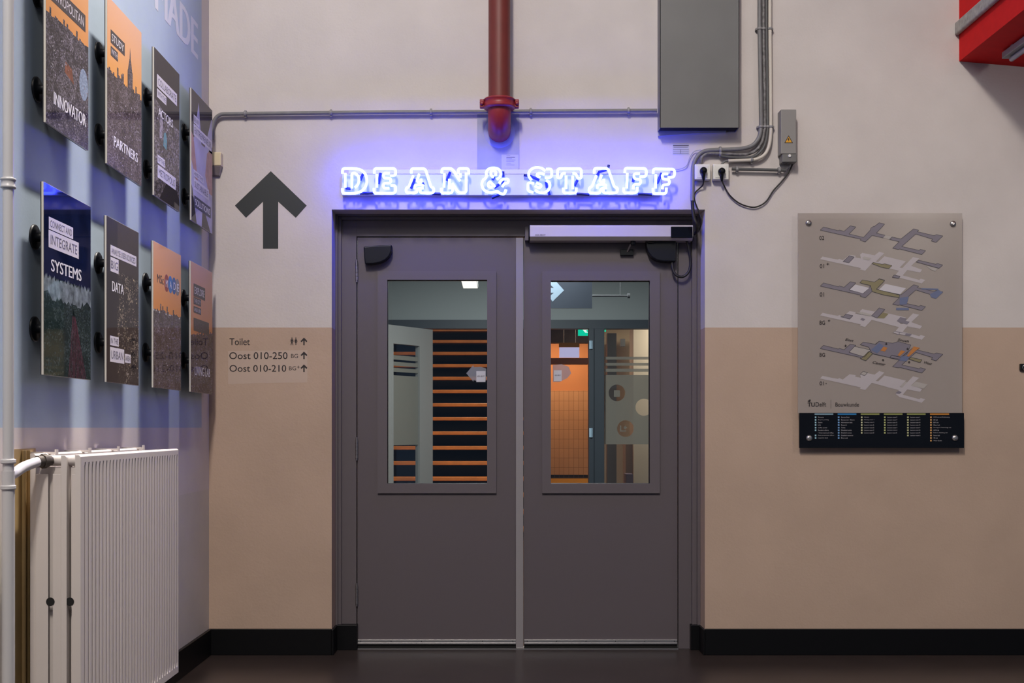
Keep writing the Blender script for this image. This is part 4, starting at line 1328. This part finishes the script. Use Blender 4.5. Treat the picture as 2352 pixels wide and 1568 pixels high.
K = 129.2
plan_level([(FA, C_slate, 0, 1), (FB, C_slate, 0, 1), ([(1165, 348), (1195, 310), (1295, 330), (1258, 370)], C_pale2, 0, 0)])
plan_level([(FP, C_pale, 0, 0), ([(595, 685), (685, 600), (757, 620), (680, 702)], C_slate, 0, 1), ([(1005, 712), (1025, 695), (1150, 722), (1190, 715), (1292, 742), (1245, 785), (1145, 765)], C_olive, 0, 1),
            ([(1635, 690), (1670, 665), (1915, 722), (1935, 710), (2012, 733), (1960, 780), (1895, 762)], C_slate, 0, 1), ([(1295, 908), (1320, 875), (1408, 892), (1385, 922)], C_slate, 0, 1),
            ([(870, 622), (900, 612), (995, 635), (965, 668), (880, 648)], C_pale2, 0, 0), ([(1785, 752), (1800, 748), (1940, 785), (1905, 820), (1845, 800)], C_pale2, 0, 0)])
dy01 = 795 / PS
plan_level([(FA, C_slate, dy01, 1), (FB, C_slate, dy01, 1),
            ([(690, 1085), (770, 1010), (968, 1058), (880, 1135)], C_white, 0, 0), ([(1105, 1085), (1195, 1000), (1490, 1063), (1405, 1150)], C_white, 0, 0),
            ([(835, 985), (870, 945), (1042, 975), (1110, 932), (1187, 955), (1068, 1078), (1400, 1160), (1392, 1195), (1180, 1160), (1010, 1110), (985, 1022), (900, 1005)], C_olive, 0, 1),
            ([(1830, 1148), (1950, 1085), (2015, 1120), (1918, 1212), (1845, 1192)], C_blue, 0, 0), ([(1700, 1062), (1950, 1068), (1950, 1090), (1720, 1082)], C_blue, 0, 0), ([(1350, 1340), (1530, 1340), (1530, 1374), (1350, 1374)], C_blue, 0, 0),
            ([(1400, 1200), (1530, 1180), (1500, 1290), (1400, 1300)], C_blue, 0, 0)])
R2_ = 210 * PS   # second close-up sits 210 px lower
q2 = lambda pts: [(x, y + R2_) for x, y in pts]
plan_level([(FP, C_pale, K, 0), (q2([(1000, 155), (1110, 42), (1190, 65), (1080, 188)]), C_slate, 0, 1), (q2([(560, 168), (600, 165), (635, 130), (737, 152), (690, 202)]), C_slate, 0, 1), (q2([(838, 208), (865, 185), (912, 203), (885, 228)]), C_slate, 0, 0),
            (q2([(1080, 188), (1165, 108), (1245, 125), (1180, 192)]), C_olive, 0, 0), (q2([(1360, 228), (1410, 172), (1500, 195), (1480, 225), (1545, 240), (1505, 278), (1400, 252)]), C_slate, 0, 0),
            (q2([(1330, 372), (1575, 415), (1545, 445), (1300, 398)]), C_slate, 0, 0), (q2([(1405, 395), (1490, 408), (1470, 430), (1395, 415)]), C_pale, 0, 0), (q2([(1310, 395), (1330, 380), (1395, 395), (1380, 420)]), C_pale, 0, 0),
            (q2([(785, 118), (865, 100), (1000, 135), (975, 160)]), C_pale2, 0, 0)])
dBG = (700 + 620 / PS) - (490 + 238 / PS)
plan_level([(FA, C_slate, dBG, 1), (FB, C_slate, dBG, 1),
            (q2([(840, 565), (885, 528), (1060, 560), (1110, 515), (1300, 545), (1380, 520), (1560, 570), (1500, 700), (1400, 770), (1240, 745), (1010, 690), (960, 600)]), C_slate, 0, 1),
            (q2([(680, 672), (760, 590), (990, 640), (900, 740)]), C_pale2, 0, 1), (q2([(850, 768), (960, 660), (1020, 690), (920, 792)]), C_olive, 0, 1), (q2([(1530, 770), (1560, 745), (1718, 780), (1690, 820)]), C_olive, 0, 1),
            (q2([(990, 640), (1110, 540), (1180, 590), (1080, 690)]), C_blue, 0, 0), (q2([(1390, 790), (1430, 730), (1540, 735), (1500, 800)]), C_blue, 0, 0),
            (q2([(1125, 650), (1170, 592), (1228, 610), (1190, 662)]), C_or, 0, 0), (q2([(1370, 715), (1420, 645), (1480, 658), (1402, 727)]), C_or, 0, 0), (q2([(1500, 728), (1600, 590), (1690, 610), (1640, 642), (1530, 735)]), C_or, 0, 0)])
plan_level([(FP, C_pale, K * 2 + 15.5, 0), (q2([(840, 985), (880, 945), (945, 962), (905, 1005)]), C_pale2, 0, 1), (q2([(1405, 1160), (1480, 1090), (1510, 1100), (1440, 1168)]), C_pale2, 0, 0),
            (q2([(1560, 1150), (1630, 1090), (1800, 1130), (1740, 1190)]), C_pale2, 0, 0), (q2([(1340, 1255), (1385, 1220), (1430, 1240), (1395, 1265)]), C_slate, 0, 0)])
b = MB(); TP = PB - 0.003
for tx, x0, y0, x1, y1 in (('02', 1882, 541.5, 1893, 550.5), ('01', 1883, 606, 1893, 615.5), ('+', 1898.5, 603, 1904.5, 609), ('01', 1883, 671, 1893, 680.5), ('BG', 1882.5, 736, 1895, 745), ('+', 1901.5, 733, 1907, 739),
                           ('BG', 1882.5, 810, 1895, 818.5), ('01', 1882.5, 875.5, 1892.5, 884), ('TU', 1855, 924, 1871.5, 933), ('Delft', 1873.5, 923, 1897.5, 933), ('Bouwkunde', 1919, 924, 1973, 933)):
    wall_text(b, tx, x0, y0, x1, y1, TP, 0, 0.03 if tx == 'TU' else 0.0)
flat(b, [(1896, 880.6), (1896, 879.6), (1899, 879.6), (1899, 880.6)], TP)
flat(b, [(1908, 938), (1908, 918), (1908.6, 918), (1908.6, 938)], TP)
flat(b, [(1855, 921.5), (1857.5, 918.5), (1862, 915.8), (1860.5, 918.5), (1863, 918.5), (1860.5, 921), (1861, 922.5)], TP)


def slant_text(tx, x0, y0, x1, y1, h):
    a, c = px(x0, y0, TP), px(x1, y1, TP)
    put_text(b, tx, a, c - a, px(x0 + h * 0.7, y0 - h, TP) - a, 0, 0.01)


slant_text('East', 1941, 781.5, 1959, 784.5, 5); slant_text('South', 2061, 781.5, 2086, 786, 5); slant_text('Center', 2003, 834, 2032, 839.5, 5.5); slant_text('West', 2120, 834, 2139, 837.5, 5)
for x, y, sgn in ((2035.5, 790, 1), (2084.5, 801.5, 1), (2028, 826, -1), (2088, 830.5, -1), (1942, 794.5, 1)):
    flat(b, [(x - 3, y - 1.5 * sgn), (x, y + 2.2 * sgn), (x + 3.5, y - 1.5 * sgn), (x + 1, y - 1 * sgn), (x + 1.5, y - 3.2 * sgn), (x - 0.8, y - 3.2 * sgn), (x - 0.8, y - 1 * sgn)], TP)
b.build('plan_lettering', M_ink, bd)
# legend
LT = LB - 0.0006
M_legw = mat('legend_print', (0.45, 0.42, 0.45), 0.5)
cols = [(1871.5, 1871, 1914, (0.20, 0.33, 0.42), (0.36, 0.58, 0.68), ['Entrance', 'Bicycle parking', 'Stairs', 'Lift', 'Coffee corner', 'Student affairs', '/ International office', 'Data protection officer', 'Logistics desk']),
        (1924.5, 1924, 1967, (0.02, 0.20, 0.48), (0.18, 0.36, 0.66), ['Service Desk', 'Restaurant / Bistro', 'Information desk', 'Research', 'Toilet', 'Disabled toilet', 'Disabled access', 'Disabled entrance', 'First aid']),
        (1977.5, 1977, 2020, (0.27, 0.29, 0.09), (0.62, 0.60, 0.36), ['Library', 'Meeting room 1', 'Meeting room 2', 'Lecture room A', 'Lecture room B', 'Lecture room C', 'Lecture room D']),
        (2030.5, 2030, 2073, (0.27, 0.29, 0.09), (0.50, 0.52, 0.20), ['Lecture room E', 'Lecture room F', 'Lecture room G', 'Lecture room H', 'Lecture room I', 'Lecture room J', 'Lecture room K']),
        (2083.5, 2083, 2126, (0.27, 0.29, 0.09), (0.55, 0.54, 0.28), ['Lecture room L', 'Lecture room M', 'Lecture room N', 'Lecture room O', 'Lecture room P', 'Lecture room Q', 'Lecture room R', 'Lecture room S']),
        (2136.5, 2136, 2180, (0.55, 0.22, 0.03), (0.70, 0.36, 0.12), ['CAM Lab and Modelmaking', '3D Lab', 'BEM Lab', 'Glass Lab', 'Heritage & Technology Lab', 'LAMA Lab', 'Robotic Building Lab', 'Sense Lab', 'VR Lab', 'Water Studio'])]
for xs, h0, h1, hc, sc, lines in cols:
    b = MB()
    flat(b, [(h0, 952.6), (h1, 952.6), (h1, 949), (h0, 949)], LT, 0)
    for k, tx in enumerate(lines):
        y = 958 + k * 5.95
        if not tx.startswith('/'):
            flat(b, [(xs, y + 1.8), (xs + 3.6, y + 1.8), (xs + 3.6, y - 1.8), (xs, y - 1.8)], LT, 1)
        wd = len(tx) * 1.62
        wall_text(b, tx, xs + 7.5, y - 1.5, xs + 7.5 + wd, y + 1.4, LT, 2)
    b.build('legend_column', [mat('legend_header', hc, 0.5), mat('legend_key', sc, 0.5), M_legw], lg)

# ------------------------------------------------------------------ red gallery beam, upper corner
gb = thing('gallery_beam', px(2260, 140), 'red beam with a grey stone cap jutting out over the plan board', 'beam')
bx = px(2203, 0).x; bz = px(0, 141).z; bz2 = px(0, 84).z
bx2 = bx + 1.3
dzs = -0.085 * 1.3
b = MB()
b.prism([(bx, D, bz), (bx2, D, bz + dzs), (bx2, D, bz2 + 0.2), (bx, D, bz2 + 0.2)], (0, -3.4, 0))
b.build('red_beam', M_red, gb)
b = MB(); zc0 = px(0, 82).z; zc1 = px(0, 52).z
b.box((bx - 0.026, D, zc0), (bx - 0.0005, D - 3.4, zc1))
b.build('stone_cap', M_stone, gb, bevel=0.010, seg=3)
tl = thing('batten_light', (bx + 0.45, D - 0.6, bz - 0.06), 'unlit grey batten fitting under the red beam', 'light fitting')
b = MB(); lx = px(2306, 0, D - 0.25).x
z_u = bz - 0.085 * (lx - bx) - 0.002
b.box((lx, D - 0.22, z_u - 0.042), (lx + 0.07, D - 1.4, z_u - 0.008)); b.build('tray', M_clip, tl, bevel=0.004)
b = MB().tube([(lx + 0.035, D - 0.26, z_u - 0.056), (lx + 0.035, D - 1.36, z_u - 0.056)], 0.013, 12); b.build('tube_lamp', mat('unlit_tube', (0.35, 0.35, 0.42), 0.3), tl)
b = MB()
for y in (D - 0.3, D - 1.25):
    b.box((lx + 0.01, y, z_u - 0.01), (lx + 0.06, y - 0.03, z_u + 0.006))
b.build('mounting_foot', M_clip, tl)

# ------------------------------------------------------------------ beyond the door
W2 = 11.5
M_corr = mat('corridor_grey_paint', (0.33, 0.36, 0.355), 0.7)
M_corr2 = mat('slate_frame_paint', (0.045, 0.055, 0.065), 0.5)
M_pale = mat('pale_grey_door_paint', (0.30, 0.30, 0.285), 0.5)
M_tan = mat('tan_wall', (0.50, 0.39, 0.25), 0.7)
M_orange = mat('orange_wall', (0.50, 0.19, 0.055), 0.7)
M_brownc = mat('brown_ceiling', (0.055, 0.035, 0.025), 0.8)
M_tread = mat('varnished_tread', (0.50, 0.19, 0.045), 0.35, noise=0.15, nscale=6)
xa, xb = px(880, 0, W2).x, px(1355, 0, W2).x
zl = px(0, 735, W2).z
b = MB().box((-2.4, D + 0.3, 0), (-2.2, W2, 3.0)); structure(b.build('wall_corridor_left', M_corr), 'grey corridor wall out past the hinged leaf', 'wall')
b = MB().box((3.0, D + 0.3, 0), (3.2, W2, 3.0)); structure(b.build('wall_corridor_right', M_corr), 'grey corridor wall out past the second leaf', 'wall')
b = MB().box((-2.4, D + 0.3, 3.0), (3.2, W2 + 0.15, 3.1)); structure(b.build('ceiling_corridor', M_corr), 'corridor ceiling behind the double door', 'ceiling')
b = MB().box((-2.2, W2, zl), (3.0, W2 + 0.15, 3.0)).box((-2.2, W2, 0), (px(890, 0, W2).x - 0.2, W2 + 0.15, zl)).box((px(1500, 0, W2).x, W2, 0), (3.0, W2 + 0.15, zl))
structure(b.build('wall_corridor_end', M_corr), 'grey cross wall seen through the upper part of both door windows', 'wall')
tf = thing('trim_2', px(1370, 1100, W2), 'dark slate door frame seen through the second door window', 'door frame', kind='structure')
zf = px(0, 755, W2).z
xp0, xp1 = px(1352, 0, W2).x, px(1387, 0, W2).x
xr0, xr1 = px(1500, 0, W2).x, px(1520, 0, W2).x
MB().box((px(880, 0, W2).x, W2 - 0.04, zf), (xr1, W2 + 0.1, zl)).build('head', M_corr2, tf)
MB().box((xp0, W2 - 0.05, 0), (xp1, W2 + 0.1, zf)).build('post', M_corr2, tf, bevel=0.003)
MB().box((px(1363, 0, W2).x, W2 - 0.056, 0), (px(1364.2, 0, W2).x, W2 - 0.0505, zf)).build('rebate_line', M_dark, tf)
MB().box((xr0, W2 - 0.05, 0), (xr1, W2 + 0.1, zf)).build('post', M_corr2, tf, bevel=0.003)
M_hw = mat('pale_blue_hinge', (0.45, 0.62, 0.75), 0.4)
for y0, y1 in ((782, 801), (983, 1004)):
    a, c = px(1353.5, y1, W2 - 0.06), px(1361, y0, W2 - 0.06)
    b = MB().box((a.x, W2 - 0.06, a.z), (c.x, W2 - 0.05, c.z)).tube([((a.x + c.x) / 2, W2 - 0.062, a.z), ((a.x + c.x) / 2, W2 - 0.062, c.z)], 0.008, 10)
    b.build('hinge', M_hw, tf)
# glazed leaf with frosted film and clear round icons
fl_ = thing('frosted_leaf', px(1440, 1100, W2), 'frosted glass leaf with round clear icons seen through the second door window', 'glass door')
GX0, GX1 = px(1388, 0, W2).x, px(1499, 0, W2).x
MB().box((GX0, W2, 0.0), (GX1, W2 + 0.008, zf - 0.003)).build('pane', M_glass, fl_)
M_film = sheet('frosted_film', (0.25, 0.225, 0.18), 0.88, 0.8)
M_film2 = sheet('frosted_stripe', (0.27, 0.245, 0.20), 0.85, 0.8)
icons = [(1417, 902, 19), (1479, 935, 19.5), (1436.5, 984, 19)]


def film_with_holes(mb, x0, y0, x1, y1, holes, d):
    """a film sheet with round openings cut out of it, in columns"""
    n = 160
    for k in range(n):
        xa_, xb_ = x0 + (x1 - x0) * k / n, x0 + (x1 - x0) * (k + 1) / n
        xm = (xa_ + xb_) / 2
        cuts = []
        for cx_, cy_, r_ in holes:
            q = r_ * r_ - (xm - cx_) ** 2
            if q > 0: cuts.append((cy_ - math.sqrt(q), cy_ + math.sqrt(q)))
        cuts.sort()
        y = y0
        for c0, c1 in cuts + [(y1, y1)]:
            if c0 > y: flat(mb, [(xa_, c0), (xb_, c0), (xb_, y), (xa_, y)], d)
            y = max(y, c1)


b = MB(); film_with_holes(b, 1388.5, 861, 1498, 1020, icons, W2 - 0.001); b.build('frosted_film', M_film, fl_)
b = MB()
for y0, y1 in ((819, 825.5), (833, 839.5), (846.5, 853.5)):
    flat(b, [(1388.5, y1), (1498, y1), (1498, y0), (1388.5, y0)], W2 - 0.001)
b.build('film_stripe', M_film2, fl_)
b = MB()
flat(b, [(1424, 991), (1438, 991), (1438, 988), (1427, 988), (1427, 977), (1424, 977)], W2 - 0.0015)
flat(b, [(1432, 982), (1437, 976), (1437, 980), (1440, 980), (1440, 983), (1437, 983), (1437, 987)], W2 - 0.0015)
flat(b, [(1410, 911), (1424, 911), (1424, 896), (1410, 896)], W2 - 0.0015)
b.build('icon_film', M_film, fl_)
# rooms behind
structure(MB().box((0.45, 15.0, 0), (xp0 + 0.09 + 0.6, 15.2, 3.3)).build('wall_far_tiled', [M_orange]), 'orange wall behind the tiles in the far hall', 'wall')
ZT1, ZT0 = H + (VY - 897) * 15 / F, H + (VY - 1090) * 15 / F
M_tile = tile_mat('terracotta_tiles', (0.52, 0.27, 0.12), (0.26, 0.13, 0.06), 0.062, 0.121)
M_btile = tile_mat('black_tile_band', (0.02, 0.015, 0.012), (0.08, 0.05, 0.03), 0.062, 0.2)
b = MB().box((0.45, 14.975, ZT0), (1.85, 14.999, ZT1)); structure(b.build('trim_3', M_tile), 'terracotta wall tiling seen through the second door window', 'wall tiling')
zb0 = H + (VY - 1098) * 15 / F
b = MB().box((0.45, 14.97, zb0), (1.85, 14.999, ZT0 - 0.0005)); structure(b.build('trim_4', M_btile), 'black tile band at the foot of the terracotta tiling', 'wall tiling')
b = MB().box((0.45, 14.96, 0), (1.85, 14.999, zb0 - 0.0005)); structure(b.build('trim_5', mat('yellow_dado', (0.75, 0.33, 0.02), 0.4)), 'yellow dado below the black tile band', 'dado')
b = MB().box((0.45, W2 + 0.16, 2.75), (3.1, 15.0, 2.85)); structure(b.build('ceiling_far', M_brownc), 'dark brown ceiling of the far hall', 'ceiling')
# hanging items in the far hall
d1 = 12.6
lb = thing('light_box', px(1308, 810, d1), 'pale lit panel hanging in the far tiled hall', 'light panel')
b = MB().pbox(1285, 797.5, 1330.5, 821, d1, 0.03); b.build('lit_face', emit('lit_panel', (0.52, 0.52, 0.82), 0.75), lb)
MB().tube([px(1295, 788, d1 + 0.015), (px(1295, 788, d1).x, d1 + 0.015, 2.75)], 0.004, 8).tube([px(1322, 788, d1 + 0.015), (px(1322, 788, d1).x, d1 + 0.015, 2.75)], 0.004, 8).build('hanger', M_steel, lb)
b = MB().pbox(1284, 787, 1331, 797, d1, 0.03); b.build('wooden_rail', mat('ochre_wood', (0.42, 0.22, 0.05), 0.5), lb)
b = MB().pbox(1262, 822, 1352, 835, 13.5, 0.2); o = b.build('ceiling_beam', mat('dark_red_beam', (0.12, 0.04, 0.02), 0.7)); tag(o, 'dark red-brown beam above the terracotta tiles', 'beam')
b = MB().pbox(1255, 681, 1352, 787, 13.6, 0.15); o = b.build('bulkhead', mat('mottled_bulkhead', (0.060, 0.045, 0.038), 0.7, noise=0.35, nscale=3)); tag(o, 'dull brown bulkhead over the hanging lit panel', 'bulkhead')  # bulkhead in dull brown with random mottling
d2 = 11.9
ex = thing('exit_sign', px(1340, 770, d2), 'lit green exit sign behind the dark slate frame', 'exit sign')
b = MB().pbox(1328, 742, 1353, 770.5, d2, 0.03); b.build('lit_face', emit('exit_green', (0.0, 0.62, 0.36), 1.0), ex)
MB().tube([px(1341, 743, d2 + 0.015), (px(1341, 743, d2).x, d2 + 0.015, 2.75)], 0.006, 8).build('hanger', M_steel, ex)
b = MB(); flat(b, [(1336, 754), (1344, 763.5), (1351, 763.5), (1345, 759), (1351, 757), (1351, 754)], d2 - 0.001); b.build('white_arrow', emit('exit_white', (0.9, 1.0, 0.95), 1.0), ex)
o = MB().pbox(1388.6, 757.5, 1392, 761.5, 11.56, 0.02).build('indicator_lamp', emit('green_led', (0.0, 0.7, 0.4), 0.9)); tag(o, 'tiny green lamp at the top corner of the frosted leaf', 'lamp')
# behind the frosted leaf
structure(MB().box((1.14, 14.0, 0), (3.1, 14.2, 2.74)).build('wall_far_tan', M_tan), 'tan wall behind the frosted glass leaf', 'wall')
o = MB().pbox(1395, 765, 1416, VY + H * F / 12.8, 12.8, 0.12).build('dark_column', mat('dark_column_paint', (0.05, 0.048, 0.05), 0.5)); tag(o, 'dark grey upright column behind the frosted leaf', 'column')
cbn = thing('pale_cabinet', px(1475, 1110, 13.2), 'pale grey cabinet behind the frosted leaf', 'cabinet')
b = MB().pbox(1455, 752, 1512, VY + H * F / 13.2, 13.2, 0.4); b.build('carcass', mat('pale_cabinet_paint', (0.42, 0.37, 0.30), 0.6), cbn)
b = MB().pbox(1437, 1020, 1454.5, VY + H * F / 13.3, 13.3, 0.3); b.build('side_unit', mat('taupe_unit', (0.28, 0.22, 0.18), 0.6), cbn)
o = MB().pbox(1425.5, 778, 1436, 795, 12.9, 0.08).build('wall_box', mat('grey_wall_box', (0.14, 0.14, 0.14), 0.6)); tag(o, 'small grey box high behind the frosted leaf', 'box')
o = MB().pbox(1438, 1088, 1454, VY + H * F / 12.9, 12.9, 0.2).build('purple_cupboard', mat('purple_plastic', (0.07, 0.05, 0.09), 0.6), bevel=0.004); tag(o, 'dark purple low cupboard behind the frosted leaf', 'cupboard')

# hanging direction sign with arrow
hs = thing('hanging_sign', px(1312, 708, 9.2), 'dark hanging sign with a pale blue arrow behind the second door window', 'sign')
b = MB().pbox(1240, 600, 1360, 707.5, 9.2, 0.02); b.build('panel', mat('dark_slate_panel', (0.040, 0.048, 0.065), 0.5), hs)
b = MB(); ar = [(1232, 671), (1262, 671), (1252, 684), (1266.5, 693.5), (1295.5, 666), (1266.5, 638), (1252, 647), (1262, 661), (1232, 661)]
flat(b, [(1260, 672), (1272, 672), (1262, 681), (1269, 692.5), (1295.5, 666.5), (1272, 640), (1260, 640), (1260, 650), (1272, 661), (1260, 661)], 9.2 - 0.001)
b.build('arrow', mat('pale_blue_vinyl', (0.28, 0.37, 0.46), 0.5), hs)
b = MB().tube([px(1262, 600, 9.21), px(1262, 440, 9.21)], 0.004, 8).tube([px(1345, 600, 9.21), px(1345, 440, 9.21)], 0.004, 8); b.build('hanger', M_steel, hs)
b = MB().tube([px(1360, 679, 9.4), px(1441, 679, 9.4)], 0.008, 8).lathe(px(1441, 679, 9.4), (1, 0, 0), [(0.02, 0), (0.02, 0.02)], 12)
b.tube([px(1425, 679, 9.4), (px(1425, 679, 9.4).x, 9.4, 3.0)], 0.003, 8)
o = b.build('sprinkler_pipe', mat('dull_grey_pipe', (0.12, 0.12, 0.125), 0.5)); tag(o, 'thin dull level pipe behind the second door window', 'pipe')

# pendant luminaire in the corridor
zb_ = H + 1.075
pd = thing('pendant_light', ((1078 - VX) * 8.8 / F, 8.8, zb_), 'small lit louvred pendant light behind the first door window', 'lamp')
xw0, xw1 = (1060 - VX) / 336 * 1.075, (1094.5 - VX) / 336 * 1.075
yl0, yl1 = F * 1.075 / 345, F * 1.075 / 320
b = MB().box((xw0, yl0, zb_), (xw1, yl1, zb_ + 0.004)); b.build('lit_louvre', emit('lit_louvre', (1.0, 0.96, 0.86), 1.3), pd)
b = MB().box((xw0 - 0.004, yl0, zb_ + 0.0045), (xw1 + 0.004, yl1, zb_ + 0.05)); b.build('tray', M_pale, pd)
b = MB().tube([((xw0 + xw1) / 2, yl0 + 0.1, zb_ + 0.05), ((xw0 + xw1) / 2, yl0 + 0.1, 3.0)], 0.003, 8); b.build('hanger', M_steel, pd)

# pale glazed leaf standing open
ol = thing('open_leaf', px(940, 1110, 11.0), 'pale grey glazed leaf standing open in front of the stairs', 'glass door')
dA, dB = 10.75, 11.38
PA = Vector(((884 - VX) * dA / F, dA)); PBv = Vector(((994 - VX) * dB / F, dB))
u = (PBv - PA); Lw = u.length; u.normalize(); nn = Vector((u.y, -u.x))
ztop = H + 225 * dB / F


def on_leaf(mb, s0, s1, z0, z1, t0, t1, mi=0):
    c = [PA + u * s0 + nn * t0, PA + u * s1 + nn * t0, PA + u * s1 + nn * t1, PA + u * s0 + nn * t1]
    v = [(p.x, p.y, z0) for p in c] + [(p.x, p.y, z1) for p in c]
    mb.add(v, [(0, 3, 2, 1), (4, 5, 6, 7), (0, 1, 5, 4), (1, 2, 6, 5), (2, 3, 7, 6), (3, 0, 4, 7)], mi)


def s_at(xp):
    k = (xp - VX) / F
    # PA.x + u.x s = k (PA.y + u.y s)
    return (k * PA.y - PA.x) / (u.x - k * u.y)


g0, g1 = s_at(904), s_at(964)
zg = H + 192 * 10.95 / F
b = MB(); on_leaf(b, 0, g0, 0, ztop, 0, -0.05); on_leaf(b, g1, Lw, 0, ztop, 0, -0.05); on_leaf(b, g0, g1, zg, ztop, 0, -0.05); on_leaf(b, g0, g1, 0, 0.3, 0, -0.05)
b.build('leaf_frame', M_pale, ol)
b = MB(); on_leaf(b, g0, g1, 0.3, zg, -0.022, -0.028); b.build('pane', M_glass, ol)
zf0, zf1 = H + (VY - 1022) * 10.95 / F, H + (VY - 862) * 10.95 / F
M_film3 = sheet('frosted_film_pale', (0.22, 0.21, 0.175), 0.9, 0.8)
b = MB(); on_leaf(b, g0, g1, zf0, zf1, -0.020, -0.0215)
for y0, y1 in ((816, 826), (831, 840), (845, 854)):
    on_leaf(b, g0, g1, H + (VY - y1) * 10.95 / F, H + (VY - y0) * 10.95 / F, -0.020, -0.0215)
b.build('frosted_film', M_film3, ol)

# staircase
stc = thing('staircase', ((1050 - VX) * 14 / F, 14, 0), 'open staircase with orange wooden treads behind the first door window', 'staircase')
d0, g = 13.9, 0.235
rr = 0.18
zs0 = H - 118 * d0 / F
xs0, xs1 = -1.75, 0.29
for k in range(-3, 14):
    d = d0 + g * k; z = zs0 + rr * k
    MB().box((xs0, d, z - 0.022), (xs1, d + g + 0.03, z + 0.022)).build('tread', M_tread, stc, bevel=0.006)
MB().box((xs0, d0 + g * 17, -0.2), (xs1, d0 + g * 17 + 0.05, 4.5)).build('gap_shade_sheet', mat('gap_shade_black', (0.006, 0.006, 0.008), 0.9), stc)  # black plane behind open treads, darkens the gaps in place of real shade
for xx in (xs0 - 0.05, xs1):
    b = MB().prism([(xx, d0 - g * 4, zs0 - rr * 4 - 0.25), (xx, d0 + g * 14, zs0 + rr * 14 - 0.25), (xx, d0 + g * 14, zs0 + rr * 14 + 0.05), (xx, d0 - g * 4, zs0 - rr * 4 + 0.05)], (0.05, 0, 0))
    b.build('stringer', mat('dark_stringer', (0.02, 0.018, 0.018), 0.6), stc)
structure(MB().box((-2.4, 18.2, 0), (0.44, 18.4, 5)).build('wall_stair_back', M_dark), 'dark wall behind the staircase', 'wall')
structure(MB().box((0.36, W2 + 0.16, 0), (0.44, 18.2, 5)).build('wall_stair_side', M_orange), 'orange wall between the staircase and the far hall', 'wall')
